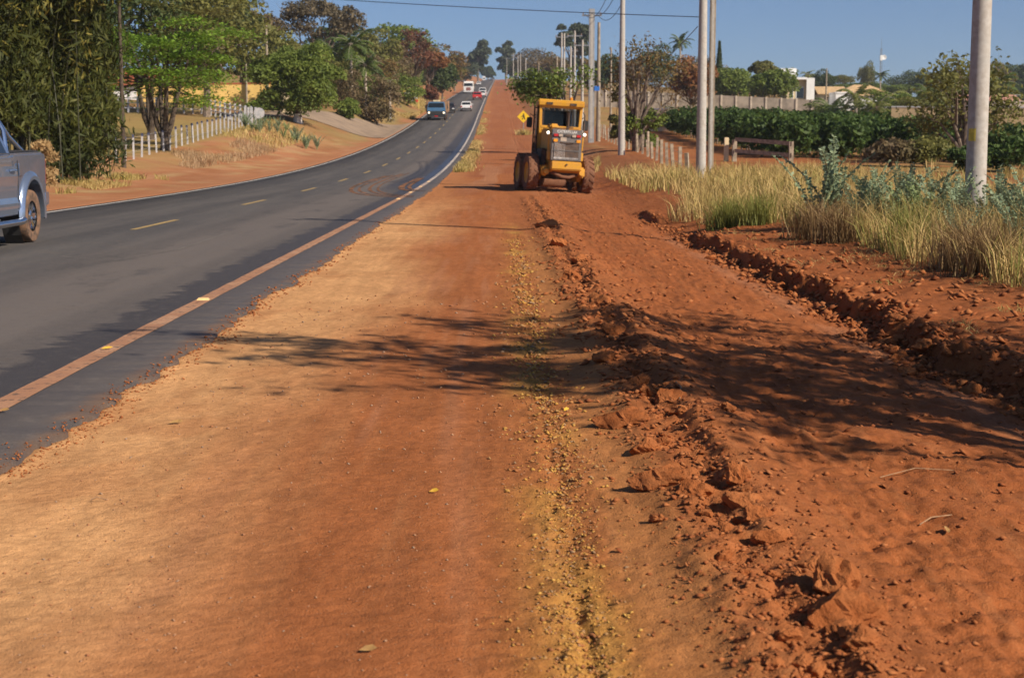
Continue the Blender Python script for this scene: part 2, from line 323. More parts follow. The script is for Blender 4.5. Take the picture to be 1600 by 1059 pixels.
def soil_colour(x, y, u):
    a = np.maximum(y, 0)
    red = np.array([.365, .125, .043]); dred = np.array([.315, .094, .029]); tan = np.array([.66, .365, .165]); och = np.array([.50, .265, .065]); pale = np.array([.43, .21, .12])
    straw = np.array([.36, .25, .10]); grn = np.array([.12, .13, .035]); lawn = np.array([.34, .25, .09]); brown = np.array([.26, .125, .06]); dirtL = np.array([.42, .19, .095])
    n = fbm(x * .6, y * .25, 3); n2 = fbm(x * 2.2 + 9, y * 1.1, 3); n3 = fbm(x * .09, y * .09, 3); nst = fbm(u * 7, y * .35, 3)
    mixc = lambda c, t, f: c + (t - c) * np.clip(f, 0, 1)[..., None]
    c = np.broadcast_to(red, x.shape + (3,)).copy()
    c = mixc(c, tan, (1 - sst(-1.75, -.55, u + .45 * n + .18 * nst)) * (1 - .75 * sst(28, 50, a)) * .95)
    c = mixc(c, pale, sst(.1, .6, nst) * sst(-1.5, -1, u) * (1 - sst(-.2, .1, u)) * .3)
    yg = np.exp(-((u - .27 - .06 * n) / .19) ** 2) * (.15 + .8 * sst(-.25, .4, n2 + .5 * n))
    c = mixc(c, och, yg * (1 - sst(27, 34, a)))
    c = mixc(c, np.array([.44, .19, .065]), sst(.36, .5, u) * (1 - sst(.66, .82, u + .06 * n2)) * .8 * (1 - sst(22, 30, a)))
    c = mixc(c, dred, sst(1.1, 1.5, u) * .6); c = mixc(c, dred, sst(.1, .5, n2) * sst(1, 1.4, u) * .6)
    c = mixc(c, pale, np.exp(-((u - 3.02 - .1 * n) / .16) ** 2) * .4 * (1 - sst(26, 34, a)) * sst(-.35, .2, n2))
    c = mixc(c, brown, sst(4.3, 5.6, u) * .5)
    mott = fbm(x * 5, y * 2.6, 4); spk = fbm(x * 17, y * 9, 3); zone = sst(-2.5, -2.2, u) * (1 - sst(40, 70, a))
    c = c * (1 + zone * (.13 * mott + .17 * spk + .14 * fbm(u * 9, y * .5, 3)))[..., None]
    c = mixc(c, red, zone * sst(.12, .4, fbm(x * 1.6 + 40, y * .7, 4)) * (1 - sst(-.8, 0, u)) * .28)
    rv = sst(5, 8, u)
    c = mixc(c, straw, rv * sst(-.25, .2, n3 + .5 * n) * .85 * sst(12, 40, a)); c = mixc(c, grn, rv * sst(.15, .5, n2 * .6 + n3) * .5)
    c = mixc(c, np.array([.27, .085, .035]), sst(.0, .35, fbm(x * .5, y * .11, 3)) * sst(30, 60, a) * sst(-2, -1, u) * (1 - sst(8, 12, u)) * .75); c = mixc(c, np.array([.44, .22, .12]), sst(.05, .4, fbm(x * .9 + 7, y * .07, 3)) * sst(40, 70, a) * sst(-2, -1, u) * (1 - sst(6, 10, u)) * .6)
    c = mixc(c, straw, sst(70, 200, a) * sst(2, 5, u + 2 * n) * .45)
    c = mixc(c, np.array([.36, .135, .06]), sst(60, 120, a) * (1 - sst(3, 9, u + 2 * n)) * sst(-2.6, -1, u) * .7)
    c = mixc(c, red * .95, sst(6.5, 8, u) * (1 - sst(15.5, 17, u)) * sst(66, 76, a) * (1 - sst(150, 165, a)) * sst(-.45, -.1, n) * .85)
    far = sst(16, 40, u) * sst(60, 140, a); c = mixc(c, np.array([.20, .15, .06]), far * .7)
    l = sst(10.2, 10.4, -u); c = np.where((l > 0)[..., None], np.broadcast_to(dirtL, c.shape), c)
    c = mixc(c, np.array([.50, .33, .19]), l * sst(.0, .5, nst) * .35); c = mixc(c, np.array([.27, .11, .05]), l * sst(-.1, .3, fbm(x * .8, y * .3, 4)) * .55 * sst(11, 12.5, -u)); c = mixc(c, np.array([.46, .34, .17]), l * sst(.12, .4, fbm(x * 1.3 + 3, y * .5, 4)) * .7 * sst(11.5, 13, -u))
    c = mixc(c, straw, l * sst(14.2, 17, -u + 1.5 * n) * sst(-.2, .4, n) * .7)
    c = mixc(c, lawn, sst(17.4, 18.4, -u)); c = mixc(c, np.array([.24, .21, .075]), sst(17.4, 20, -u) * sst(0, .4, n3) * .6)
    vg = sst(105, 150, a) * sst(11.4, 13, -u + 1.2 * n); c = mixc(c, np.array([.27, .215, .085]), vg * .85); c = mixc(c, np.array([.15, .155, .05]), vg * sst(-.1, .35, fbm(x * .35, y * .12, 3)) * .7); c = mixc(c, np.array([.33, .14, .07]), vg * sst(.1, .4, fbm(x * .3 + 5, y * .1, 3)) * .6)
    c = mixc(c, np.array([.36, .155, .08]), sst(280, 330, a) * (1 - sst(17, 20, -u)) * l * .8)
    return np.clip(c, 0, 1)
cc = soil_colour(XX, DD, UU)
ca = gm.color_attributes.new('soil', 'FLOAT_COLOR', 'POINT')
ca.data.foreach_set('color', np.concatenate([cc, np.ones((nr, nc, 1))], -1).astype(np.float32).ravel())
tag(put('ground', gm, 'soil'), kind='structure')

# ------------------------------------------------------------------ the road
rd = []; q = -8.0
while q < 1750: rd.append(q); q += .07 if q < 24 else (.25 if q < 60 else (2 if q < 300 else 12))
rd = np.array(rd)
eR = edge_u(rd)
cols = [(-10.72, -.10), (-10.70, 0), (-8.5, .01), (-6.6, .02), (-4.7, .01), (-2.95, 0), None, 'skirt']
V = []
for cidx in cols:
    if cidx is None: u_, z_ = eR, 0
    elif cidx == 'skirt': u_, z_ = eR + .006, -.09
    else: u_, z_ = np.full_like(rd, cidx[0]), cidx[1]
    V.append(np.stack([u_ - ROADK * rd, rd, zp(rd) + z_], -1))
V = np.stack(V, 1); ni, nj = V.shape[:2]; ix = np.arange(ni * nj).reshape(ni, nj)
rq = np.stack([ix[:-1, :-1], ix[:-1, 1:], ix[1:, 1:], ix[1:, :-1]], -1).reshape(-1, 4)
road = tag(put('road', np_mesh('road', V.reshape(-1, 3), rq), 'asphalt'), kind='structure')
def road_z(u, d): return zp(d) + np.interp(u, [-10.7, -8.5, -6.6, -4.7, -2.95, -2.3], [0, .01, .02, .01, 0, 0])
def strip(name, u0, u1, d0_, d1_, step, mat, dz=.004, parent=road, jit=0):
    n = max(2, int((d1_ - d0_) / step) + 1); d = np.linspace(d0_, d1_, n)
    j = jit * fbm(d * 3, d * 0 + u0, 2) if jit else 0; j2 = jit * fbm(d * 3.3, d * 0 + u1 + 9, 2) if jit else 0
    a = np.stack([u0 + j - ROADK * d, d, road_z(u0, d) + dz], -1); b_ = np.stack([u1 + j2 - ROADK * d, d, road_z(u1, d) + dz], -1)
    v = np.stack([a, b_], 1).reshape(-1, 3); i = np.arange(n - 1) * 2
    return put(name, np_mesh(name, v, np.stack([i, i + 1, i + 3, i + 2], -1)), mat, parent)
for (a, b_, st) in ((-6, 60, .25), (60, 300, 3), (300, 1500, 12)):
    strip('edge_line', -3.0, -2.84, a, b_, st, 'line_paint', jit=.008)
    strip('edge_line', -10.5, -10.37, a, b_, st, 'line_paint', jit=.006)
dd_ = 16.0
while dd_ < 420:
    strip('centre_dash', -6.68, -6.55, dd_ - .2, dd_ + 3.6, 1.2, 'yellow_paint', jit=.006); dd_ += 12.0
# a sealed patch edge and the orange tyre tracks dragged on by the grader turning round
def ribbon(name, pts, w_, mat, dz, parent=road, z=None):
    m = MB(); v = []; pts = [Vector(p) for p in pts]
    for i, p in enumerate(pts):
        t = (pts[min(i + 1, len(pts) - 1)] - pts[max(i - 1, 0)]).normalized(); nrm = Vector((-t.y, t.x)); ww = w_ * (.7 + .6 * float(vnoise(np.array([i * .7]), np.array([w_ * 9]))[0]))
        for s_ in (-1, 1):
            q_ = p + nrm * ww * s_ / 2; v.append((q_.x - ROADK * q_.y, q_.y, float(road_z(q_.x, q_.y)) + dz))
    m.add(v, [(2 * i, 2 * i + 1, 2 * i + 3, 2 * i + 2) for i in range(len(pts) - 1)])
    return m.build(name, mat, parent)
def curve2(a, b_, c_, n=18): return [((1 - t) ** 2 * a[0] + 2 * t * (1 - t) * b_[0] + t * t * c_[0], (1 - t) ** 2 * a[1] + 2 * t * (1 - t) * b_[1] + t * t * c_[1]) for t in np.linspace(0, 1, n)]
b = NB('mud_track'); ge = b.n('NewGeometry'); n = b.noise(ge.outputs['Position'], 1.3, 5, .7)
b.bsdf(b.mix(b.ramp(n, .4, .62), (.065, .05, .043), (.30, .135, .065)), .9, 0, .1)
for k, (o, ww) in enumerate(((0, .16), (.32, .10), (.75, .13), (1.1, .08))):
    ribbon('mud_track', curve2((-2.6, 46.5 + o * 1.2), (-6.3 + o, 47 + o * 2), (-5.2 + o * .7, 72 + o * 4), 26), ww, 'mud_track', .0045 + k * .0012)
for k, (o, ww) in enumerate(((0, .22), (.45, .14))):
    ribbon('mud_track', curve2((-2.5, 52.5 + o), (-4.1 + o, 51.5 + o * 2), (-3.5 + o * .3, 69), 16), ww, 'mud_track', .0100 + k * .0015)
paint('chalk', (.17, .155, .14), .9)
ribbon('seam', [(-6.0, 21.0), (-5.1, 20.2), (-4.7, 22.5), (-4.75, 27)], .025, 'chalk', .0042)
# driveway apron joining from the left
apr = MB(); pts = [(-10.6, 118), (-10.6, 152), (-12.5, 146), (-16, 141), (-21, 139), (-21, 133), (-15, 131), (-12.4, 127)]
b = NB('old_asphalt'); ge = b.n('NewGeometry'); n = b.noise(ge.outputs['Position'], .8, 5); b.bsdf(b.mix(b.ramp(n, .3, .7), (.22, .165, .125), (.31, .23, .165)), .95, 0, .1)
_na = 18; _nb = 22; av = []
for j in range(_nb + 1):
    t = j / _nb; uu = -10.72 - 10.5 * t; lo = 150 - 17 * t ** .8 ; hi = 196 - 52 * t ** .7
    for i in range(_na + 1):
        dd = lo + (hi - lo) * i / _na; xx = UX(uu, dd); av.append((xx, dd, Hs(xx, dd) + .05))
apr.add(av, [(j * (_na + 1) + i, j * (_na + 1) + i + 1, (j + 1) * (_na + 1) + i + 1, (j + 1) * (_na + 1) + i) for j in range(_nb) for i in range(_na)])
tag(apr.build('driveway', 'old_asphalt'), kind='structure')
# ------------------------------------------------------------------ clods, gravel, litter
R = np.random.default_rng(11)
def rock_mesh(name, seed, sub=3, flat=.65, rough=.35):
    bm = bmesh.new(); bmesh.ops.create_icosphere(bm, subdivisions=sub, radius=1)
    r = np.random.default_rng(seed); pl = []
    for k in range(15):
        n = Vector(r.normal(size=3)).normalized(); pl.append((n, r.uniform(.5, .88)))
    o = r.uniform(0, 90, 3)
    for v in bm.verts:
        p = v.co.copy()
        for n, dd in pl:
            e = p.dot(n) - dd
            if e > 0: p -= n * e * .97
        a = np.array([p.x * 2.1 + o[0] + p.z]); b2 = np.array([p.y * 2.1 + o[1] - p.z * .7])
        k = 1 + rough * float(fbm(a, b2, 4)[0]) + rough * .45 * float(fbm(a * 4.3, b2 * 4.3, 3)[0])
        v.co = Vector((p.x * k, p.y * k, p.z * k * flat))
    me = bpy.data.meshes.new(name); bm.to_mesh(me); bm.free()
    me.polygons.foreach_set('use_smooth', np.ones(len(me.polygons), bool)); me.set_sharp_from_angle(angle=rad(34)); return me
def dirtmat(name, c1, c2, bs=1.0):
    b = NB(name); tc = b.n('TexCoord'); ge = b.n('NewGeometry'); n1 = b.noise(ge.outputs['Position'], 9, 5, .65); n2 = b.noise(ge.outputs['Position'], 70, 4, .7)
    oi = b.n('ObjectInfo'); c = b.mix(b.math('ADD', b.ramp(n1, .3, .7, 0, .6), b.math('MULTIPLY', oi.outputs['Random'], .4)), c1, c2); c = b.mix(b.ramp(n2, .55, .75, 0, .35), c, tuple(v * .5 for v in c1))
    b.bsdf(c, .97, 0, .1, b.math('ADD', b.math('MULTIPLY', n1, .6), b.math('MULTIPLY', n2, .4)), bs, .03); return b.m
dirtmat('clod_soil', (.28, .085, .026), (.43, .16, .058)); dirtmat('ochre_soil', (.38, .19, .05), (.50, .28, .08))
rocks = [rock_mesh('dirt_clod', 40 + k, 4, .78, .34) for k in range(7)]
for me in rocks: me.materials.append(M['clod_soil'])
def clod(x, y, s, sq=(1, 1, 1), rz=0, label=None, me=None, sink=.3, tilt=0):
    o = put('dirt_clod', me or rocks[int(R.integers(7))]); o.scale = (s * sq[0], s * sq[1], s * sq[2]); o.rotation_euler = (tilt, tilt * .6, rz)
    o.location = (x, y, Hs(x, y) + s * .62 * sq[2] * (1 - 2 * sink) * .8)
    tag(o, label or 'loose red earth clod lying in the long windrow of turned soil', 'dirt clod', 'clods along the windrow'); return o
named = [(975, 652, .125, (1.5, 1, .62), 'broad flat slab of red earth with a shaded overhang, in the windrow'),
         (1032, 752, .105, (1.5, .95, .75), 'thick wedge of red earth tilted over a dark hollow in the windrow'),
         (1045, 622, .085, (1.2, .9, .9), 'square topped clod of pale red earth with a twig against it'),
         (1012, 700, .06, (1.3, 1, .9), None), (1080, 765, .065, (1.2, 1, .8), None), (1000, 590, .07, (1.2, 1, .9), None), (1150, 750, .055, (1, 1, 1.3), 'upright lump of red earth on the crest of the windrow'),
         (1180, 800, .05, (1.2, 1, 1), None), (1205, 830, .05, (1.4, .9, 1), None), (1300, 915, .085, (.9, 1, 1.15), 'tall rounded lump of red earth above a black hollow'),
         (1310, 965, .105, (1.25, .95, .95), 'largest rounded earth lump, cracked, beside a deep shaded hole'), (1225, 985, .04, (1.3, .9, .9), None), (1255, 1035, .035, (1.2, 1, 1), None),
         (1350, 1000, .05, (1.2, 1, .9), None), (1270, 880, .05, (1.2, 1, .8), None), (945, 560, .075, (1.3, 1, .9), None), (930, 470, .10, (1.3, 1, 1), None), (960, 510, .085, (1.2, 1, .9), None),
         (895, 430, .10, (1.2, 1, 1), None), (905, 405, .09, (1.3, 1, .9), None), (870, 378, .12, (1.2, 1, 1), None), (855, 350, .16, (1.6, 1, .9), 'dark broad heap of earth where a pole shadow crosses the windrow'), (1450, 545, .085, (1.2, 1, .8), None), (1410, 510, .08, (1.1, 1, .9), None)]
for (px, py, s, sq, lb) in named:
    p = GP(px, py + 6); o = clod(p.x, p.y, s * 1.2, sq, R.uniform(-.5, .5), lb, sink=.32, tilt=R.uniform(-.15, .15))
def dens_d(n, a, b_): return 1 / (1 / a - R.random(n) * (1 / a - 1 / b_))
for k in range(64):
    d = float(dens_d(1, 4.2, 44)[0]); u = float(wind_u(np.array([d]))[0]) - .12 + R.normal() * .12
    clod(UX(u, d), d, float(np.clip(R.gamma(3, .0105), .015, .085)), (R.uniform(.9, 1.5), 1, R.uniform(.6, 1)), R.uniform(0, 6.3), tilt=R.uniform(-.3, .3))
for k in range(110):
    d = float(dens_d(1, 8.5, 27)[0]); u = float(bank_u(np.array([d]))[0]) + R.normal() * .08 - .12
    o = clod(UX(u, d), d, float(np.clip(R.gamma(3, .014), .02, .085)), (R.uniform(.9, 1.4), 1, R.uniform(.7, 1)), R.uniform(0, 6.3), tilt=R.uniform(-.3, .3))
    tag(o, 'crumbled red earth clod at the foot of the cut bank', 'dirt clod', 'clods along the cut bank')
# crumbs and gravel too small to pick apart
def crumbs(name, n, ufun, smin, smax, mat, label, cat, a=4, b_=30, pw=2.2, sharp=0):
    t = np.array([(1, 0, 0), (-1, 0, 0), (0, 1, 0), (0, -1, 0), (0, 0, .8), (0, 0, -.5)], float); fc = np.array([(0, 2, 4), (2, 1, 4), (1, 3, 4), (3, 0, 4), (2, 0, 5), (1, 2, 5), (3, 1, 5), (0, 3, 5)])
    d = dens_d(n, a, b_); u = ufun(n, d); x = u - ROADK * d; z = np.where((u < edge_u(d)) & (u > -10.6), zp(d) + .002, H(x, d, True))
    s = smin + (smax - smin) * R.random(n) ** pw; s = s * np.clip(d / 7, .8, 2.2)
    v = t[None] * (1 + .55 * (R.random((n, 6, 1)) - .5)) * np.stack([R.uniform(.8, 1.5, n), R.uniform(.7, 1.2, n), R.uniform(.5, .9, n)], -1)[:, None, :]
    an = R.uniform(0, 6.28, n); c_, s_ = np.cos(an)[:, None], np.sin(an)[:, None]; tl = R.normal(0, .35, (n, 1))
    vx = v[..., 0] * c_ - v[..., 1] * s_; vy = v[..., 0] * s_ + v[..., 1] * c_; vz = v[..., 2] + vx * tl
    v = np.stack([vx, vy, vz], -1) * s[:, None, None] + np.stack([x, d, z + s * .25], -1)[:, None, :]
    f = (fc[None] + 6 * np.arange(n)[:, None, None]).reshape(-1, 3)
    return tag(put(name, np_mesh(name, v.reshape(-1, 3), f), mat), label, cat, kind='stuff')
def stonemat(name, cs):
    b = NB(name); g = b.n('NewGeometry'); r = b.n('ValToRGB', {0: g.outputs['Random Per Island']}); r.color_ramp.interpolation = 'CONSTANT'
    while len(r.color_ramp.elements) < len(cs): r.color_ramp.elements.new(.5)
    for i, c_ in enumerate(cs): r.color_ramp.elements[i].position = i / len(cs); r.color_ramp.elements[i].color = (*c_, 1)
    n = b.noise(g.outputs['Position'], 90, 3); b.bsdf(b.mix(b.ramp(n, .35, .7, 0, .4), r.outputs[0], (.2, .1, .05)), .9, 0, .2); return b.m
stonemat('gravel_ochre', [(.50, .27, .06), (.40, .18, .06), (.54, .32, .08), (.36, .14, .05), (.38, .22, .09), (.50, .27, .06), (.28, .11, .045), (.46, .23, .06), (.33, .21, .12)])
stonemat('gravel_grey', [(.40, .19, .10), (.36, .15, .075), (.38, .22, .13), (.46, .26, .15), (.34, .24, .17), (.38, .16, .07)])
stonemat('crumb_red', [(.34, .11, .034), (.29, .085, .026), (.39, .14, .048), (.24, .07, .022)])
crumbs('edge_crumbs', 3600, lambda n, d: edge_u(d) + R.normal(.035, .06, n), .0015, .010, 'crumb_red', 'crumbs of soil and broken asphalt along the road edge', 'soil', 5.5, 40, 3.0)
crumbs('ochre_gravel', 8500, lambda n, d: np.where(R.random(n) < .5, R.normal(.28, .055, n), R.normal(.28, .13, n)) + .03 * np.sin(d), .002, .014, 'gravel_ochre', 'loose ochre gravel torn up in a line down the verge', 'gravel', 3.9, 26, 3.2)
crumbs('fine_gravel', 4600, lambda n, d: R.uniform(-2.0, .3, n) * 1.0, .0018, .0095, 'gravel_grey', 'small grey and pinkish stones scattered on the packed verge', 'gravel', 3.9, 16, 4.5)
crumbs('windrow_crumbs', 6500, lambda n, d: R.normal(.93, .17, n), .003, .022, 'crumb_red', 'fine crumbs of red earth covering the windrow', 'soil', 3.9, 42, 2.6)
crumbs('strip_crumbs', 4200, lambda n, d: R.uniform(1.25, 3.35, n), .002, .022, 'crumb_red', 'crumbs of red earth strewn over the freshly graded strip', 'soil', 4.0, 40, 5.5)
crumbs('bank_crumbs', 5500, lambda n, d: np.where(R.random(n) < .72, bank_u(d) + R.normal(-.08, .12, n), R.uniform(3.4, 5.3, n)), .004, .03, 'crumb_red', 'crumbs of red earth fallen along the cut bank', 'soil', 8, 34, 2.4)
# dry leaves and twigs
paint('dry_leaf', (.42, .24, .08), .8, var=.4, scale=20); paint('yellow_leaf', (.60, .36, .03), .7, var=.2, scale=20); paint('twig_bark', (.33, .20, .11), .9, var=.3, scale=25)
def leaf(px, py, L, mat, label, rz=0):
    p = GP(px, py); m = MB(); z = float(Hs(p.x, p.y)) if p.x + ROADK * p.y > -2.3 else float(road_z(p.x + ROADK * p.y, p.y)) + .006
    m.add([(-L, 0, .004), (-L * .3, L * .33, .016), (L * .5, L * .3, .02), (L, 0, .012), (L * .45, -L * .32, .006), (-L * .35, -L * .3, .005), (0, 0, .002)], [(0, 6, 1), (1, 6, 2), (2, 6, 3), (3, 6, 4), (4, 6, 5), (5, 6, 0)])
    o = m.build('fallen_leaf', mat, loc=(p.x, p.y, z + .004)); o.rotation_euler.z = rz; tag(o, label, 'leaf', 'fallen leaves')
leaf(8, 675, .03, 'dry_leaf', 'pale dry leaf lying on the asphalt shoulder strip'); leaf(168, 570, .045, 'yellow_leaf', 'yellow leaf standing on the dark asphalt beside the stained line', .6); leaf(275, 660, .04, 'dry_leaf', 'brown curled leaf on the tan verge near the asphalt edge', .2)
leaf(885, 640, .03, 'yellow_leaf', 'orange yellow leaf on the ochre gravel line', 1); leaf(678, 768, .022, 'yellow_leaf', 'small orange leaf on the packed red verge'); leaf(1480, 833, .035, 'dry_leaf', 'pale dry leaf standing up in the graded strip', 1.4); leaf(575, 1015, .028, 'dry_leaf', 'pale dry leaf on the packed verge, between small stones')
def twig(pts, r, label):
    q_ = [GP(*a) for a in pts]; m = MB(); m.tube([(p.x, p.y, Hs(p.x, p.y) + r * 1.2 + .006 + (.012 if 0 < i < len(q_) - 1 else 0)) for i, p in enumerate(q_)], [r * (1 - .5 * i / len(q_)) for i in range(len(q_))], 6)
    tag(m.build('twig', 'twig_bark', smooth=True), label, 'twig', 'twigs on the soil')
twig([(1437, 816), (1455, 811), (1487, 806)], .0032, 'pale bent twig lying on the graded strip'); twig([(1375, 745), (1430, 741), (1490, 735)], .0028, 'long thin straight twig on the graded strip'); twig([(142, 787), (152, 786), (166, 786)], .004, 'short dark stick on the tan verge')
twig([(1056, 602), (1064, 612), (1062, 628)], .004, 'crooked thin twig beside the square topped clod')
# reflective studs along the right-hand line
paint('stud_amber', (.75, .50, .22), .4)
for d in (15.1, 44.8, 51, 57.5, 64):
    m = MB(); m.add([(-.06, -.05, 0), (.06, -.05, 0), (.06, .05, 0), (-.06, .05, 0), (-.045, -.02, .022), (.045, -.02, .022), (.045, .02, .022), (-.045, .02, .022)], [(0, 1, 5, 4), (1, 2, 6, 5), (2, 3, 7, 6), (3, 0, 4, 7), (4, 5, 6, 7)])
    tag(m.build('road_stud', 'stud_amber', loc=(UX(-2.92, d), d, float(road_z(-2.92, d)) + .0045)), 'small pale road stud set on the right-hand edge line', 'road stud', 'road studs along the edge line')

# ------------------------------------------------------------------ grass and weeds
def blades(name, x, y, h, wd, mat, lean=.35, parent=None, z=None, label=None, cat=None, kind='stuff'):
    n = len(x); z = H(x, y, True) - .02 if z is None else z; an = R.uniform(0, 6.28, n); L = R.random(n) * lean + .06; dx = np.cos(an) * L * h; dy = np.sin(an) * L * h
    sa = R.uniform(0, 3.14, n); wx = np.cos(sa) * wd; wy = np.sin(sa) * wd; b0 = np.stack([x, y, z], -1)
    w_ = np.stack([wx, wy, wx * 0], -1)
    mid = b0 + np.stack([dx * .35, dy * .35, h * .55], -1); tip = b0 + np.stack([dx * 1.15, dy * 1.15, h * (1 - .3 * L)], -1)
    v = np.stack([b0 - w_, b0 + w_, mid - w_ * .75, mid + w_ * .75, tip], 1).reshape(-1, 3); i = 5 * np.arange(n)[:, None]
    f = np.concatenate([i + np.array([[0, 1, 3]]), i + np.array([[0, 3, 2]]), i + np.array([[2, 3, 4]])], 0)
    return tag(put(name, np_mesh(name, v, f), mat, parent), label, cat, kind=kind)
leafmat('straw', (.48, .34, .13), (.62, .46, .20), (.36, .30, .09), .3); leafmat('straw_green', (.20, .22, .05), (.34, .33, .09), (.14, .16, .04), .35); leafmat('straw_dark', (.20, .13, .06), (.33, .22, .10), (.14, .09, .04), .25)
leafmat('straw_pale', (.42, .28, .16), (.52, .37, .22), (.30, .19, .10), .25)
def grass_edge(d): return 5.0 + .25 * fbm(d * .7, d * 0 + 2, 2) - 1.25 * np.exp(-((d - 32.5) / 4.0) ** 2) + .5 * sst(17, 14, d) * 0
def grass_zone(n, a, b_, wmax, edge0=0):
    d = dens_d(n, a, b_); u = grass_edge(d) + edge0 + (wmax - edge0) * R.random(n) ** 1.15
    x = u - ROADK * d; keep = (x < d * .42 + 1.5) & (vnoise(x * 1.1 + 50, d * .8) > .22); return x[keep], d[keep]
x, y = grass_zone(30000, 14, 62, 9); blades('dry_grass', x, y, R.uniform(.35, .85, len(x)) * (.6 + .6 * vnoise(x * .7, y * .5)), R.uniform(.004, .009, len(x)) * np.clip(y / 22, .8, 2), 'straw', .75, label='tall dry straw coloured grass on the verge below the poles', cat='grass')
x, y = grass_zone(9000, 14, 55, 7); k = vnoise(x * .6 + 9, y * .45) > .52; x, y = x[k], y[k]; blades('green_grass', x, y, R.uniform(.25, .65, len(x)), R.uniform(.006, .011, len(x)) * np.clip(y / 22, .8, 2), 'straw_green', .6, label='clumps of green grass mixed into the dry verge', cat='grass')
x, y = grass_zone(6000, 14.2, 40, 3.0); k = vnoise(x * 1.5 + 3, y * 1.0) > .5; x, y = x[k], y[k]; blades('matted_grass', x, y, R.uniform(.2, .55, len(x)), R.uniform(.006, .012, len(x)), 'straw_dark', .9, label='dark matted dead grass at the foot of the verge', cat='grass')
n = 4200; d = dens_d(n, 12, 27); u = R.uniform(3.7, 5.2, n); k = vnoise(u * 2.2, d * 1.3) > .6; x, y = (u - ROADK * d)[k], d[k]
blades('cut_straw', x, y, R.uniform(.03, .10, len(x)), R.uniform(.003, .007, len(x)), 'straw', 3.2, label='wisps of cut straw lying on the red bank', cat='straw')
n = 26000; d = R.uniform(48, 82, n); u = R.uniform(4.5, 34, n); x = u - ROADK * d; k = (vnoise(x * .3 + 4, d * .16) > .5) & (x < .4 * d) & ((d < 60) | (u < 7) | ((u > 19) & (d < 70))); x, d = x[k], d[k]
blades('meadow_grass', x, d, R.uniform(.25, .7, len(x)), R.uniform(.012, .025, len(x)), 'straw', .5, label='dry meadow grass between the poles and the hedge rows', cat='grass')
n = 9000; d = dens_d(n, 78, 235); u = R.normal(-1.95, .28, n) - .1; k = vnoise(d * .09, d * 0) > .3; x, y = (u - ROADK * d)[k], d[k]; x = x[(x + ROADK * y) > -2.3]; y = y[:len(x)]
y = d[k][((u - ROADK * d)[k] + ROADK * d[k]) > -2.3]
blades('verge_grass', x, y, R.uniform(.15, .38, len(x)), R.uniform(.015, .03, len(x)), 'straw', .6, label='strip of yellow grass along the far asphalt edge', cat='grass')
n = 5000; d = R.uniform(64, 100, n); u = -14.2 - 2.4 * R.random(n); k = vnoise(u * .7, d * .2) > .5; x, y = (u - ROADK * d)[k], d[k]
blades('dead_grass', x, y, R.uniform(.15, .5, len(x)), R.uniform(.010, .018, len(x)), 'straw_pale', .6, label='dead brown grass under the roadside trees', cat='grass')
n = 4500; d = R.uniform(47, 62, n); u = -13.2 - 1.8 * R.random(n); x, y = u - ROADK * d, d; k = vnoise(x * .8, y * .3) > .45; x, y = x[k], y[k]
blades('bleached_grass', x, y, R.uniform(.08, .35, len(x)), R.uniform(.01, .02, len(x)), 'straw', .9, label='bleached short grass in front of the bamboo', cat='grass')
n = 26000; d = R.uniform(100, 330, n); u = -11.3 - 7 * R.random(n) ** 1.5; x = u - ROADK * d; k = (vnoise(x * .25, d * .06) > .42) & ((d > 205) | ((d < 128) & (u < -14.5)) | (u < -20)); x, y = x[k], d[k]
blades('bank_grass', x, y, R.uniform(.15, .6, len(x)), R.uniform(.02, .04, len(x)), 'straw', .7, label='yellowing grass on the left bank up the hill', cat='grass')
# bluish leafy weeds: arching stems set with paired leaflets
leafmat('blue_leaf', (.19, .26, .165), (.30, .37, .22), (.12, .18, .12), .25); leafmat('lime_leaf', (.24, .32, .12), (.34, .40, .18), (.18, .26, .10), .3); paint('green_stem', (.22, .26, .13), .7)
def weed_proto(seed, nst, hgt):
    r = np.random.default_rng(seed); st = MB(); v = []; f = []
    for k in range(nst):
        a = r.uniform(0, 6.28); L = hgt * r.uniform(.7, 1.15); ln = r.uniform(.15, .65); pts = []
        for t in np.linspace(0, 1, 9):
            o = ln * L * t ** 1.4; pts.append(Vector((math.cos(a) * o, math.sin(a) * o, L * (t - .28 * ln * t ** 3) )))
        st.tube(pts, [.012 * (1 - .7 * i / 8) + .002 for i in range(9)], 5)
        sd = Vector((-math.sin(a), math.cos(a), 0))
        for t in np.linspace(.25, 1, 34):
            i = min(int(t * 8), 7); p = pts[i].lerp(pts[i + 1], t * 8 - i); tg = (pts[i + 1] - pts[i]).normalized()
            for s_ in (-1, 1):
                dr = (sd * s_ + tg * .45 + Vector(r.normal(0, .25, 3))).normalized(); l = .078 * hgt * r.uniform(.7, 1.2) * (1.15 - .5 * t); wn = dr.cross(Vector(r.normal(size=3))).normalized() * l * .30
                n0 = len(v); v += [p, p + dr * l * .55 + wn, p + dr * l, p + dr * l * .55 - wn]; f.append((n0, n0 + 1, n0 + 2, n0 + 3))
    return st, np.array([tuple(q_) for q_ in v]), f
wp = []
for k, (ns, h) in enumerate(((10, 1.2), (11, 1.0), (7, 1.5))):
    st, v, f = weed_proto(60 + k, ns, h); root = empty('leafy_weed'); st.build('stem', 'green_stem', root); put('foliage', np_mesh('foliage', v, np.array(f)), 'lime_leaf' if k == 1 else 'blue_leaf', root); wp.append(root)
wl = ['blue green weed with arching leafy stems in the dry verge grass', 'pale lime green weed with short leafy stems in the verge grass', 'tall blue green weed with stiff upright leafy stems above the verge grass']
wn = [0, 0, 0]
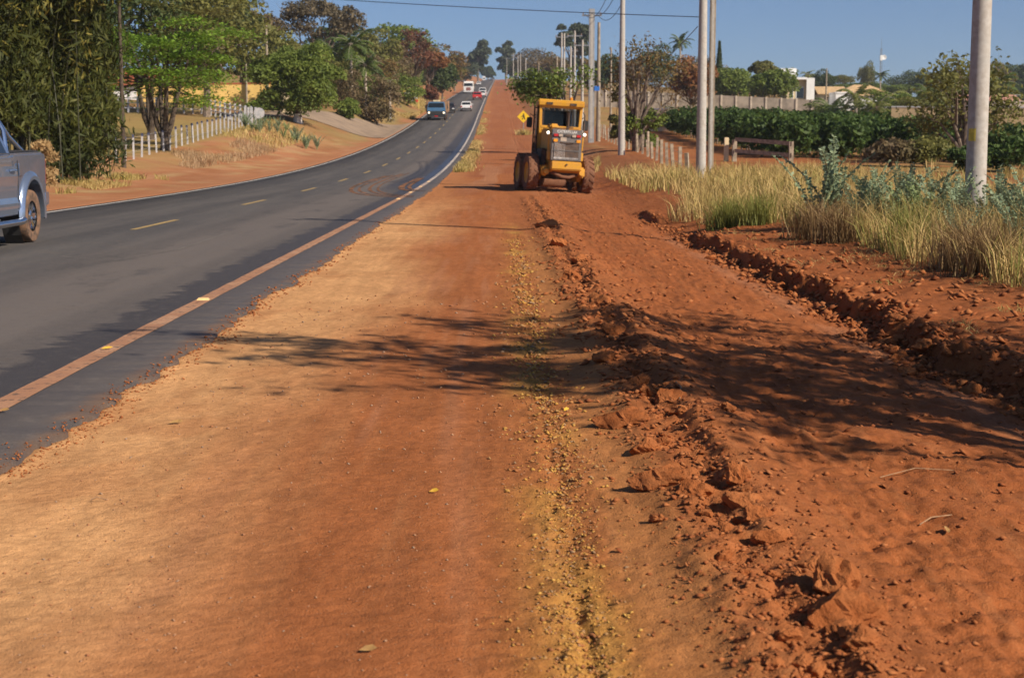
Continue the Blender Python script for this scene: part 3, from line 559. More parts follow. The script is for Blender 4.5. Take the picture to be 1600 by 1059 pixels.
def weed(kind, x, y, s, rz):
    o = wp[kind] if wn[kind] == 0 else copy_tree(wp[kind]); wn[kind] += 1
    o.location = (x, y, Hs(x, y) - .02); o.scale = (s, s, s); o.rotation_euler.z = rz; tag(o, wl[kind], 'weed', 'leafy weeds in the verge'); return o
for (px, py, d, kind, s) in ((1275, 335, 25, 2, .95), (1300, 330, 25.5, 2, 1.0), (1335, 335, 25, 0, .75), (1375, 320, 25.5, 0, .85), (1395, 320, 24, 1, .8), (1420, 315, 25, 0, .9), (1440, 315, 24, 1, .9), (1455, 320, 26, 0, .9), (1478, 320, 23.5, 0, .85), (1500, 320, 22.5, 2, .6), (1535, 320, 22, 0, .75), (1560, 320, 22, 2, .7), (1585, 320, 20.5, 0, .85), (1610, 330, 20, 0, .9), (1640, 330, 21, 1, .9), (1350, 320, 27, 0, .9), (1405, 300, 28, 0, .9), (1590, 350, 18.5, 0, .7), (1460, 330, 20.5, 1, .5), (1500, 340, 19, 0, .55)):
    g = G(px, d); weed(kind, g.x, g.y, s, R.uniform(0, 6))
for k in range(26):
    px = R.uniform(385, 500); d = 116 - (px - 440) * .02 + R.uniform(-7, 5); g = G(px, d); o = weed(0 if k % 3 else 1, g.x, g.y, R.uniform(.7, 1.1), R.uniform(0, 6))
    tag(o, 'low blue green weed on the red bank by the driveway', 'weed', 'weeds by the driveway')
# grass tufts before the weeds; the dark ones paint in shadow gaps
for i, (px, d) in enumerate(((1265, 23.5), (1310, 22.5), (1505, 17.2), (1540, 16.2), (1130, 28.5), (1180, 28), (1420, 20))):
    g = G(px, d); n = 420; x = g.x + R.normal(0, .16, n); y = g.y + R.normal(0, .16, n)
    o = blades('grass_tussock', x - g.x, y - g.y, R.uniform(.3, .8, n), R.uniform(.004, .008, n), 'straw_dark' if i < 4 else 'straw_green', .6, z=H(x, y, True) - g.z - .02)
    o.location = g; del o['kind']; tag(o, 'matted grass tussock painted dark as a shadow gap beside the blue green weeds' if i < 4 else 'green grass tussock at the edge of the dry verge grass', 'grass', 'grass tussocks')
# ------------------------------------------------------------------ trees
paint('bark_grey', (.17, .13, .10), .95, var=.35, scale=5, bstr=.5); paint('bark_dark', (.075, .055, .04), .95, var=.35, scale=5, bstr=.5); paint('bark_pale', (.40, .34, .28), .9, var=.3, scale=4)
paint('lime_wash', (.72, .71, .68), .9, dirt=(.4, .25, .16), dirt_amt=.3)
LM = dict(mango=((0.143, 0.202, 0.036), (0.221, 0.267, 0.058), (0.111, 0.156, 0.033)), olive=((0.163, 0.169, 0.047), (0.234, 0.221, 0.062), (0.117, 0.124, 0.036)), dark=((0.065, 0.098, 0.033), (0.111, 0.143, 0.047), (0.052, 0.075, 0.029)),
          bright=((0.156, 0.276, 0.029), (0.240, 0.372, 0.048), (0.108, 0.192, 0.026)), grey=((0.149, 0.121, 0.075), (0.218, 0.172, 0.103), (0.098, 0.086, 0.052)), rust=((.26, .11, .045), (.34, .16, .06), (.13, .10, .04)),
          redb=((.19, .075, .05), (.25, .11, .06), (.10, .065, .04)), dry=((.17, .125, .07), (.23, .17, .09), (.12, .10, .045)), euc=((0.078, 0.102, 0.060), (0.120, 0.144, 0.084), (0.060, 0.074, 0.048)), bamboo=((.06, .078, .018), (.125, .13, .028), (.034, .046, .012)),  # bamboo: shade put into the dark tone, sunlight into its yellow partner
          bambooy=((.24, .21, .04), (.33, .27, .06), (.16, .15, .03)), straw2=((.44, .30, .14), (.56, .40, .20), (.33, .22, .10)), coffee=((0.054, 0.101, 0.028), (0.116, 0.178, 0.040), (0.043, 0.074, 0.022)), palm=((0.078, 0.130, 0.029), (0.143, 0.195, 0.046), (0.058, 0.091, 0.026)), palmy=((.16, .20, .035), (.24, .25, .06), (.10, .13, .03)), brown=((0.196, 0.127, 0.052), (0.265, 0.167, 0.057), (0.109, 0.115, 0.034)))
for k, (a, b_, c_) in LM.items(): leafmat('leaf_' + k, a, b_, c_)
def leaves(pts, outd, L, W, r, up=.5, outb=.6, rnd=.8, droop=0):
    n = len(pts); nor = r.normal(size=(n, 3)) * rnd + outd * outb + np.array([0, 0, up]); nor /= np.linalg.norm(nor, axis=1)[:, None]
    t = np.cross(nor, r.normal(size=(n, 3))); t /= np.linalg.norm(t, axis=1)[:, None] + 1e-9
    if droop: t = t + np.array([0, 0, -droop]); t /= np.linalg.norm(t, axis=1)[:, None]
    b_ = np.cross(nor, t); s = r.uniform(.65, 1.3, (n, 1)); t = t * L * s / 2; b_ = b_ * W * s / 2
    v = np.stack([pts - t, pts + b_ - t * .1, pts + t, pts - b_ - t * .1], 1).reshape(-1, 3)
    return v, np.arange(4 * n).reshape(n, 4)
def blob_crown(r, c, rx, ry, rz, nb, br, nl, zmin=-.6, shell=.62, rmin=.35):
    bc = []
    while len(bc) < nb:
        p = r.normal(size=3); p /= np.linalg.norm(p); p *= r.uniform(rmin, 1) ** .6
        if p[2] > zmin: bc.append(p * np.array([rx - br * .6, ry - br * .6, rz - br * .5]) + c)
    bc = np.array(bc); bs = br * r.uniform(.6, 1.25, nb); pr = bs ** 2 / np.sum(bs ** 2)
    k = r.choice(nb, nl, p=pr); d = r.normal(size=(nl, 3)); d /= np.linalg.norm(d, axis=1)[:, None]; d[:, 2] = np.where(d[:, 2] < -.35, -d[:, 2], d[:, 2])
    rr = bs[k] * (shell + (1.08 - shell) * r.random(nl) ** .7)
    return bc[k] + d * rr[:, None] * np.array([1, 1, .8]), d, bc
def limbs(m, r, base, fork, tips, r0, wob=.25, n=6):
    """trunk from base to fork, then a limb to every tip"""
    base = Vector(base); fork = Vector(fork); mid = base.lerp(fork, .5) + Vector((r.normal(0, wob * .3), r.normal(0, wob * .3), 0))
    m.tube([base - Vector((0, 0, .15)), base + Vector((0, 0, .12)), mid, fork], [r0 * 1.5, r0 * 1.05, r0 * .9, r0 * .72], 8)
    for t in tips:
        t = Vector(t); q1 = fork.lerp(t, .35) + Vector(r.normal(0, wob, 3)) - Vector((0, 0, .1)); q2 = fork.lerp(t, .7) + Vector(r.normal(0, wob * .8, 3)); k = r.uniform(.25, .45)
        m.tube([fork.lerp(base, .06), q1, q2, t], [r0 * .55 * (k + .5), r0 * k, r0 * k * .6, r0 * .07], n, cap=False)
def tree_mesh(seed, h, cr, crz, leaf, bark='bark_grey', nb=26, br=None, nl=3500, L=.35, W=.2, trunk=.3, r0=.2, zmin=-.55, shell=.62, nt=12, up=.5, droop=0, rmin=.35, twigs=0, zoff=0):
    r = np.random.default_rng(seed); br = br or cr * .38; c = np.array([0, 0, h - crz + zoff])
    p, d, bc = blob_crown(r, c, cr, cr, crz, nb, br, nl, zmin, shell, rmin); lo = h * .04
    p[:, 2] = np.maximum(p[:, 2], lo + r.random(len(p)) * .3)
    v, f = leaves(p, d, L, W, r, up, droop=droop)
    m = MB(); fk = (r.normal(0, .15), r.normal(0, .15), max(h * trunk, .3)); limbs(m, r, (0, 0, 0), fk, bc[r.permutation(len(bc))[:nt]], r0, cr * .09)
    if twigs:
        for k in range(twigs):
            s0 = Vector(bc[r.integers(len(bc))]); dr = Vector((r.normal(), r.normal(), abs(r.normal()) + .5)).normalized(); l = br * r.uniform(.8, 1.7); m.tube([s0, s0 + dr * l * .5 + Vector(r.normal(0, .1, 3)), s0 + dr * l], [r0 * .12, r0 * .07, r0 * .02], 3, cap=False)
    return (m, v, f, leaf, bark)
def plant_tree(name, parts, loc, label, cat='tree', group=None, rz=0, sc=1):
    m, v, f, leaf, bark = parts; root = empty(name, loc, rz); root.scale = (sc, sc, sc) if np.isscalar(sc) else sc
    m.build('trunk', bark, root, smooth=True); put('crown', np_mesh('crown', v, f), 'leaf_' + leaf, root); return tag(root, label, cat, group)
def replant(src, loc, label, rz=0, sc=1, leaf=None):
    o = copy_tree(src); o.location = loc; o.rotation_euler.z = rz; o.scale = (sc, sc, sc) if np.isscalar(sc) else sc; o['label'] = label
    if leaf:
        for ch in o.children:
            if ch.name.startswith('crown'): ch.data = ch.data.copy(); ch.data.materials[0] = M['leaf_' + leaf]
    return o
def spec(px, ytop, wpx, d):
    """ground point, height and crown radius for a tree seen in column px with its top at ytop"""
    g = G(px, d); top = P(px, ytop, d).z; return g, top - g.z, wpx * d / FPX / 2

# --- left side, near: bamboo
def bamboo():
    r = np.random.default_rng(3); g = G(52, 54); root = empty('bamboo_clump', g); cul = MB(); pts = []; dirs = []; py_ = []; dy_ = []
    for k in range(64):
        bx, by = r.normal(0, 1.2), r.normal(0, .9); a = r.uniform(0, 6.28); h = r.uniform(9.5, 14.5); bend = r.uniform(.2, .55) * h * .62; q_ = []
        for t in np.linspace(0, 1, 9): q_.append(Vector((bx + math.cos(a) * bend * t ** 2.0, by + math.sin(a) * bend * t ** 2.0, h * (t - .24 * t ** 3.5))))
        cul.tube(q_, [.026 * (1 - .8 * i / 8) for i in range(9)], 5, cap=False)
        for j in range(92):
            t = r.uniform(.10, 1) ** .62; i = min(int(t * 8), 7); p = q_[i].lerp(q_[i + 1], t * 8 - i); s = .12 + 1.05 * r.random(); off = r.normal(size=3); off /= np.linalg.norm(off); off[2] *= .55
            c = np.array(p) + off * s; n_ = 5
            tgt, td = (py_, dy_) if (r.random() < (.45 if k % 7 == 0 else .08)) else (pts, dirs)
            for e in range(n_): tgt.append(c + r.normal(0, .17, 3) - np.array([0, 0, .07 * e])); td.append(off)
    for k in range(30):                         # long culms arching over the verge, overhang added to shade the clump
        bx, by = r.normal(.0, .5), r.normal(-.1, .5); a = r.uniform(-1.0, .35); L = r.uniform(4.2, 7.0); h = r.uniform(8.5, 11.0); q_ = []
        for t in np.linspace(0, 1, 9): q_.append(Vector((bx + math.cos(a) * L * t ** 1.7, by + math.sin(a) * L * t ** 1.7, h * (1 - (1 - t) ** 1.9) - 1.2 * t ** 4)))
        cul.tube(q_, [.03 * (1 - .8 * i / 8) for i in range(9)], 5, cap=False)
        for j in range(110):
            t = r.uniform(.32, 1); i = min(int(t * 8), 7); p = q_[i].lerp(q_[i + 1], t * 8 - i); off = r.normal(size=3); off /= np.linalg.norm(off); off[2] *= .5; c = np.array(p) + off * (.1 + .8 * r.random())
            tgt, td = (py_, dy_) if r.random() < .16 else (pts, dirs)
            for e in range(5): tgt.append(c + r.normal(0, .17, 3) - np.array([0, 0, .09 * e])); td.append(off)
    for k in range(5200):                       # leafy skirt hanging to the ground
        a = r.uniform(0, 6.28); rr = (2.25 + .35 * math.sin(a * 3)) * math.sqrt(r.uniform(.3, 1)); z = r.uniform(.05, 5.5); c = np.array([math.cos(a) * rr * 1.15, math.sin(a) * rr * .8, z])
        if float(vnoise(np.array([a * 2.2 + 5]), np.array([z * .9]))[0]) < .42: continue
        for e in range(5): pts.append(c * np.array([1.12, 1.12, 1]) + r.normal(0, .2, 3)); dirs.append(np.array([math.cos(a), math.sin(a), 0]))
    cul.build('culms', 'bamboo_cane', root, smooth=True)
    v, f = leaves(np.array(pts), np.array(dirs), .36, .075, r, .2, .3, .8, droop=.9); put('foliage', np_mesh('foliage', v, f), 'leaf_bamboo', root)
    v, f = leaves(np.array(py_), np.array(dy_), .36, .075, r, .2, .3, .8, droop=.9); put('yellow_lit_foliage', np_mesh('yellow_lit_foliage', v, f), 'leaf_bambooy', root)  # yellow leaves, the sunlit look of the clusters put into their colour
    tag(root, 'huge dark bamboo clump with arching culms and yellow leaves in a painted sunlit tone beside the pickup', 'bamboo')
    o = copy_tree(root); g2 = G(-70, 50); o.location = g2; o.rotation_euler.z = 4.0; o['label'] = 'bamboo clump running off behind the pickup cab'
paint('bamboo_cane', (.04, .042, .018), .5, var=.35, scale=3); bamboo()
g = G(128, 58); t = tree_mesh(64, 6.6, 1.55, 3.2, 'bamboo', 'bark_dark', nb=46, br=.6, nl=9000, L=.34, W=.09, trunk=.05, r0=.08, zmin=-.98, shell=.45, nt=10, droop=.7)
plant_tree('dark_thicket', t, g, 'dark shaded thicket of drooping leaves right of the bamboo clump', 'bush')
# dry straw-coloured bush at its foot
r = np.random.default_rng(8); g = G(76, 46.5); p, d, bc = blob_crown(r, np.array([0, 0, .85]), .62, .5, .95, 16, .26, 1500, -.8); m = MB(); limbs(m, r, (0, 0, 0), (0, 0, .3), bc[:8], .03, .06, 5)
v, f = leaves(p, d, .17, .055, r, 0, .3, .9, droop=.7); plant_tree('dry_bush', (m, v, f, 'straw2', 'bark_pale'), g, 'bleached dead bush hanging in front of the bamboo', 'bush')
# flat-layered bright green tree with several dark stems
def layered(px, d, seed, h, cr, nlay, label, leaf, nl, stems=4):
    r = np.random.default_rng(seed); g = G(px, d); m = MB(); P_ = []; D_ = []
    m.tube([(0, 0, -.2), (0, 0, .1), (.03, 0, .75)], [.34, .26, .22], 8)
    st = []
    for k in range(stems):
        a = k * 6.28 / stems + .4; q_ = [Vector((0, 0, .5)), Vector((math.cos(a) * .35, math.sin(a) * .3, 1.3)), Vector((math.cos(a) * .9, math.sin(a) * .8, h * .5)), Vector((math.cos(a) * 1.7, math.sin(a) * 1.4, h * .8))]; st.append(q_); m.tube(q_, [.18, .15, .10, .03], 7)
    for k in range(nlay):
        a = r.uniform(0, 6.28); rr = cr * math.sqrt(r.uniform(.05, 1.0)); z = h * r.uniform(.40, 1.0) * (1 - .10 * rr / cr); c = Vector((math.cos(a) * rr, math.sin(a) * rr, z)); sr = cr * r.uniform(.24, .46); n_ = nl // nlay
        q_ = r.normal(size=(n_, 3)) * np.array([sr * .5, sr * .5, sr * .075]) + np.array(c); q_[:, 2] -= .12 * ((q_[:, 0] - c.x) ** 2 + (q_[:, 1] - c.y) ** 2) / sr; P_.append(q_); D_.append(np.tile([0, 0, 1.0], (n_, 1)))
        s0 = min((q2[2] for q2 in st), key=lambda p: (p - c).length); s1 = s0.lerp(c, .5) + Vector((0, 0, -.25)); m.tube([s0, s1, c], [.05, .035, .01], 5, cap=False)
        for e in range(4): t_ = c + Vector((r.normal(0, sr * .5), r.normal(0, sr * .5), -.03)); m.tube([s1.lerp(c, .6), t_], [.018, .006], 3, cap=False)
    v, f = leaves(np.concatenate(P_), np.concatenate(D_), .22, .11, r, .9, .4, .45); return plant_tree('layered_tree', (m, v, f, leaf, 'bark_dark'), g, label)
layered(264, 82, 21, 7.0, 5.0, 34, 'bright green layered tree with several dark forked stems inside the white post fence', 'bright', 17000)
layered(243, 92, 22, 8.6, 4.2, 34, 'taller shaded layered tree leaning behind the forked bright green one', 'olive', 9000)
# mango tree with lime-washed trunk
g, h, cr = spec(482, 70, 152, 131); t = tree_mesh(31, h, cr, h * .50, 'mango', nb=60, br=cr * .27, nl=16000, L=.32, W=.15, trunk=.16, r0=.24, zmin=-.93, nt=8)
mg = plant_tree('mango_tree', t, G(470, 131), 'round dense green mango tree with whitewashed trunk beside the driveway')
m = MB(); m.tube([(0, 0, -.1), (0, 0, .75)], [.42, .32], 10); m.build('whitewash_band', 'lime_wash', mg, smooth=True)
# general tree prototypes
sp = {}
def add(key, name, px, ytop, wpx, d, label, leaf, kind='round', cat='tree', seed=None, **kw):
    g, h, cr = spec(px, ytop, wpx, d); seed = seed or int(px * 7 + d); s_ = d / 130
    base = dict(round=dict(crz=h * .46, nb=38, nl=4800, L=.42, W=.24, zmin=-.8, trunk=.18), sparse=dict(crz=h * .40, nb=40, br=cr * .26, nl=2600, L=.34, W=.2, twigs=30, shell=.3, nt=22, trunk=.3), tall=dict(crz=h * .40, nb=22, br=cr * .36, nl=3000, L=.55, W=.3, trunk=.5, zmin=-.9), bush=dict(crz=h * .55, nb=26, nl=2600, L=.3, W=.17, zmin=-.9, trunk=.1, r0=.08), umbrella=dict(crz=h * .30, nb=40, br=cr * .22, nl=3400, L=.42, W=.24, zmin=-.25, trunk=.35, twigs=24, shell=.4, nt=22))[kind]
    base.update(kw); f_ = min(1.8, max(1, (d / 170) ** .6)); base['L'] *= f_; base['W'] *= f_; base.setdefault('r0', h * .022 + .04)
    sp[key] = plant_tree(name, tree_mesh(seed, h, cr, leaf=leaf, **base), g, label, cat); return sp[key]
add('a', 'broad_tree', 330, -45, 230, 128, 'tall olive tree rising behind the fence and the yellow wall', 'olive', nl=6500, trunk=.45)
add('a2', 'broad_tree', 178, -70, 240, 90, 'dark tree overhanging the white rail fence behind the bamboo', 'dark', nl=8500, trunk=.5, crz=3.9, L=.32, W=.15, zmin=-.9)
add('b', 'broad_tree', 425, 38, 110, 168, 'olive green tree standing over the tall concrete post', 'olive')
add('c', 'umbrella_tree', 503, -2, 160, 212, 'wide grey brown domed tree, highest crown on the left hill', 'grey', 'umbrella', nl=5200)
add('d', 'broad_tree', 455, 60, 90, 185, 'dark green tree between the domed grey tree and the round mango', 'mango')
add('e', 'broad_tree', 598, 45, 80, 232, 'green olive tree to the right of the palms on the left hill', 'olive')
add('e2', 'broad_tree', 560, 95, 80, 205, 'dark shrubby tree under the palm crowns', 'dark')
add('f', 'broad_tree', 650, 42, 84, 282, 'reddish brown crown at the top of the left hill trees', 'redb', 'sparse', nl=3000)
add('f2', 'broad_tree', 622, 70, 70, 255, 'half bare grey tree before the reddish brown crown', 'dry', 'sparse')
add('g', 'broad_tree', 672, 78, 66, 300, 'rust orange leaved tree over the roadside ditch', 'rust', 'umbrella', nl=3000)
add('h', 'broad_tree', 693, 92, 64, 318, 'dark green tree under the rust orange one, throwing deep shade', 'dark', trunk=.16)
add('h2', 'broad_tree', 712, 82, 48, 430, 'pale brown bare topped tree further up beyond the rust tree', 'dry', 'sparse')
add('i', 'eucalyptus_tree', 748, 60, 40, 700, 'tall thin eucalyptus left of the road crest', 'euc', 'tall', L=.9, W=.5)
add('i2', 'broad_tree', 728, 98, 40, 600, 'grey green roadside tree below the thin eucalyptus', 'euc')
add('i3', 'broad_tree', 763, 104, 22, 1080, 'small dark tree clump at the road crest', 'dark', L=1.0, W=.7)
add('j1', 'roadside_bush', 592, 118, 92, 172, 'wide dry brown bush beside the white marker stake', 'dry', 'bush', 'bush', nl=4200)
add('j2', 'roadside_bush', 640, 112, 60, 240, 'green bush behind the red and white roadside board', 'mango', 'bush', 'bush')
add('j3', 'roadside_bush', 412, 160, 46, 140, 'low green bush at the foot of the yellow wall', 'mango', 'bush', 'bush')
add('j4', 'roadside_bush', 675, 130, 26, 290, 'reddish low bush at the edge of the roadside board clearing', 'redb', 'bush', 'bush')
add('j5', 'roadside_bush', 548, 150, 40, 160, 'green low bush tucked under the right side of the mango', 'mango', 'bush', 'bush')
# more of the wood up the hill behind
for k, (px, yt, wp_, d, lf, src, lb) in enumerate(((385, 5, 120, 190, 'dry', 'c', 'brownish domed tree behind the tall olive tree'), (345, 10, 120, 175, 'dark', 'b', 'dark tree filling the gap behind the bright layered tree'), (540, 60, 90, 260, 'dark', 'b', 'dark crown behind the palms'), (575, 70, 80, 300, 'olive', 'e', 'olive crown behind the green olive tree'), (628, 58, 70, 330, 'mango', 'b', 'green crown peeping between the reddish and olive trees'), (690, 78, 60, 380, 'brown', 'e', 'brown green crown beyond the rust tree'), (700, 98, 40, 500, 'mango', 'e', 'green crown beyond the dark shade tree'), (715, 104, 40, 560, 'dry', 'f2', 'bare brownish crown along the far roadside'))):
    g, h, cr = spec(px, yt, wp_, d); s0 = sp[src]; bb = max(v.co.z for v in s0.children[1].data.vertices if True) if False else None
    z0 = np.empty(len(s0.children[1].data.vertices) * 3, np.float32); s0.children[1].data.vertices.foreach_get('co', z0); z0 = z0.reshape(-1, 3); hh = z0[:, 2].max(); cc_ = np.abs(z0[:, 0]).max()
    replant(s0, g, lb, k * 1.3, (cr / cc_, cr / cc_, h / hh), lf)
# palms
def palm_mesh(seed, h, fl, nf=18, tr=.16, droop=.9, up=.9, nlf=26):
    r = np.random.default_rng(seed); m = MB(); m.tube([(0, 0, -.2), (.02, 0, h * .3), (0, .03, h * .7), (0, 0, h)], [tr * 1.25, tr, tr * .95, tr * .7], 8); v = []; f = []
    for k in range(nf):
        a = k * 2.4 + r.normal(0, .2); el = up * (1 - 1.5 * (k / nf)) + r.normal(0, .1); L = fl * r.uniform(.85, 1.1); p = Vector((0, 0, h)); dr = Vector((math.cos(a) * math.cos(el), math.sin(a) * math.cos(el), math.sin(el))); q_ = [p.copy()]
        for s_ in range(9): p = p + dr * L / 9; dr = (dr + Vector((0, 0, -droop * .16 * (s_ + 1) / 5))).normalized(); q_.append(p.copy())
        m.tube(q_, [.035 * (1 - .85 * i / 9) for i in range(10)], 4, cap=False)
        for t in np.linspace(.12, 1, nlf):
            i = min(int(t * 9), 8); p0 = q_[i].lerp(q_[i + 1], t * 9 - i); tg = (q_[i + 1] - q_[i]).normalized(); sd = tg.cross(Vector((0, 0, 1))); sd = sd.normalized() if sd.length > .1 else Vector((1, 0, 0))
            for s_ in (-1, 1):
                e = (sd * s_ + tg * .55 + Vector((0, 0, -.45)) + Vector(r.normal(0, .12, 3))).normalized(); l = fl * .27 * (1 - .55 * abs(t - .45)); wd = tg * fl * .022; n0 = len(v); v += [p0 - wd, p0 + wd, p0 + e * l * .6 + wd, p0 + e * l]; f.append((n0, n0 + 1, n0 + 2, n0 + 3))
    return m, np.array([tuple(q_) for q_ in v]), np.array(f)
def palm(px, ytop, d, flpx, label, leaf='palm', bark='bark_pale', seed=1, hub=.0, name='palm_tree', **kw):
    g = G(px, d); fl = flpx * d / FPX; top = P(px, ytop, d).z - g.z; h = max(.3, top - fl * .45 + hub); m, v, f = palm_mesh(seed, h, fl, **kw); return plant_tree(name, (m, v, f, leaf, bark), g, label, 'palm')
palm(553, 50, 190, 42, 'tall dark palm with drooping fronds among the left hill trees', seed=4); palm(520, 62, 195, 40, 'second dark palm left of the tall drooping one', seed=5); palm(575, 88, 180, 30, 'lower palm in front of the drooping palms', seed=6); palm(612, 118, 200, 18, 'young pale green palm in front of the dry bush line', 'palmy', seed=7, nf=10)

# understorey closing the edge of the wood along the left bank
_us = [('j1', 'dry'), ('j2', 'mango'), ('j2', 'olive'), ('j1', 'brown'), ('j2', 'dark'), ('j1', 'olive')]
for k in range(34):
    d = 150 + 6.2 * k + R.uniform(-2, 2); u = -16.4 - R.uniform(0, 4.5) - (2.5 if 140 < d < 165 else 0); src, lf = _us[int(R.integers(6))]; g = Vector((UX(u, d), d, 0)); g.z = Hs(g.x, g.y)
    h_ = R.uniform(.8, 1.35); o = replant(sp[src], g, 'shrub', R.uniform(0, 6), (h_ * .8, h_ * .8, h_), lf); o.name = 'understorey_shrub'
    o['label'] = {'dry': 'brown dry shrub', 'mango': 'fresh green shrub', 'olive': 'olive green shrub', 'brown': 'rusty brown shrub', 'dark': 'deep green shrub'}[lf] + ' filling the edge of the left hill wood'; o['group'] = 'shrubs along the edge of the wood'; o['category'] = 'bush'
# --- right side trees
add('k1', 'eucalyptus_tree', 791, 60, 32, 800, 'eucalyptus standing right of the road crest', 'euc', 'tall', L=1.0, W=.6)
add('k2', 'broad_tree', 832, 76, 80, 620, 'wide grey brown tree mass right of the road crest', 'grey', nl=4500, trunk=.1, zmin=-.9)
add('k3', 'broad_tree', 868, 84, 64, 560, 'brown green crown between the crest trees and the tall eucalyptus', 'brown', trunk=.1, zmin=-.9)
add('k4', 'broad_tree', 806, 96, 36, 760, 'dark low crown at the right edge of the crest', 'dark', trunk=.1, zmin=-.9, L=.7, W=.5)
add('l', 'eucalyptus_tree', 893, 24, 58, 470, 'tallest dark eucalyptus above the row of poles', 'euc', 'tall', nl=4200, nb=20, L=.62, W=.36, zmin=-.95, trunk=.3)
add('m1', 'broad_tree', 940, 86, 70, 360, 'dark green tree behind the square grey pole', 'dark', trunk=.1, zmin=-.9); add('m2', 'broad_tree', 918, 90, 46, 390, 'brown crown under the tallest eucalyptus', 'brown', trunk=.1, zmin=-.9)
add('m3', 'broad_tree', 985, 92, 60, 330, 'grey brown crown above the long wall', 'grey', trunk=.1, zmin=-.9)
def crooked(px, d, seed, tips, label, leaf, nl, L, rad_, r0=.12, sz=.35):
    r = np.random.default_rng(seed); g = G(px, d); m = MB(); pts = []
    for (tx, ty, k) in tips:
        t = P(tx, ty, d + r.normal(0, .8)) - g; a = Vector((t.x * .2 + r.normal(0, .1), r.normal(0, .2), max(.4, t.z * .42))); b_ = Vector((t.x * .62 + r.normal(0, .15), t.y * .6, t.z * .8 + r.normal(0, .15)))
        m.tube([(0, 0, -.1), a, b_, t], [r0, r0 * .75, r0 * .42, r0 * .1], 6, cap=False)
        for e in range(5):
            s0 = b_.lerp(t, r.random()); dr = Vector((r.normal(), r.normal(), r.normal(.3, .7))).normalized(); m.tube([s0, s0 + dr * .5 + Vector(r.normal(0, .08, 3)), s0 + dr * r.uniform(.8, 1.3)], [r0 * .22, r0 * .14, r0 * .04], 4, cap=False)
        n_ = int(nl * k); q_ = np.array(t) + r.normal(size=(n_, 3)) * rad_ * np.array([1, 1, .75]); pts.append(q_)
    p = np.concatenate(pts); v, f = leaves(p, np.tile([0, 0, .5], (len(p), 1)), L, L * .5, r, .4, .3, .8, droop=.2); return plant_tree('crooked_tree', (m, v, f, leaf, 'bark_grey'), g, label)
crooked(884, 112, 51, [(812, 132, 1), (822, 142, 1.1), (835, 122, 1), (850, 132, 1.2), (845, 147, 1), (865, 126, .9), (868, 142, 1), (880, 120, .5), (905, 132, .25), (915, 112, .3), (828, 152, .6), (856, 152, .7)], 'low crooked tree with leaning leafy crown behind the grader', 'mango', 300, .30, .42, .14)
crooked(992, 95, 52, [(968, 95, .5), (985, 78, .5), (1000, 85, .55), (1012, 70, .35), (1030, 92, .5), (1045, 118, .6), (1055, 105, .5), (1035, 135, .5), (975, 122, .8), (962, 140, .7), (1010, 110, .6), (1058, 150, .15), (995, 135, .7), (1048, 165, .1)], 'half bare crooked tree with reddish brown leaves beside the concrete pole', 'brown', 240, .22, .45, .13)
add('n1', 'roadside_bush', 1000, 158, 78, 96, 'green creeper covered bush at the foot of the half bare crooked tree', 'mango', 'bush', 'bush', nl=3600, L=.24, W=.13)
add('n2', 'roadside_bush', 968, 120, 40, 101, 'narrow green creeper column left of the half bare crooked tree', 'olive', 'bush', 'bush', nl=2400, L=.24, W=.13)
add('o', 'broad_tree', 1078, 86, 84, 228, 'rusty brown leaved tree left of the paired poles', 'rust', nl=4000, trunk=.12, zmin=-.9); sp['o'].children[1].data.materials[0] = M['leaf_brown']
add('p1', 'mango_tree', 1137, 102, 76, 262, 'round dark mango tree behind the long wall, first after the paired poles', 'mango', nl=5200, trunk=.1, zmin=-.9); add('p2', 'mango_tree', 1199, 108, 88, 246, 'wide round mango tree touching the white house', 'mango', nl=5600, trunk=.1, zmin=-.9); add('p3', 'mango_tree', 1184, 91, 48, 290, 'highest yellow green mango crown between the two round ones', 'olive', trunk=.1, zmin=-.9)
palm(1058, 56, 250, 22, 'tall royal palm standing clear above the rusty tree', seed=12, nf=16, up=1.1); palm(1226, 106, 330, 17, 'palm crown behind the mango trees, short fronds', seed=13); palm(1254, 110, 380, 13, 'slender palm directly left of the white house roof', 'palmy', seed=14, nf=12)
palm(1366, 110, 400, 16, 'dark palm below the telecom mast', seed=15)
# cypress
g, h, cr = spec(1118, 65, 15, 300); r = np.random.default_rng(4); n_ = 2200; t = r.random(n_) ** .8; a = r.uniform(0, 6.28, n_); rr = cr * (1 - t) ** .75 * r.uniform(.75, 1.05, n_); p = np.stack([np.cos(a) * rr, np.sin(a) * rr, h * (.04 + .96 * t)], -1); v, f = leaves(p, np.stack([np.cos(a), np.sin(a), a * 0], -1), .6, .3, r, .4, .8, .4)
m = MB(); m.tube([(0, 0, -.2), (0, 0, h * .9)], [.2, .05], 6); plant_tree('cypress_tree', (m, v, f, 'dark', 'bark_grey'), g, 'narrow dark cypress spire behind the paired poles')
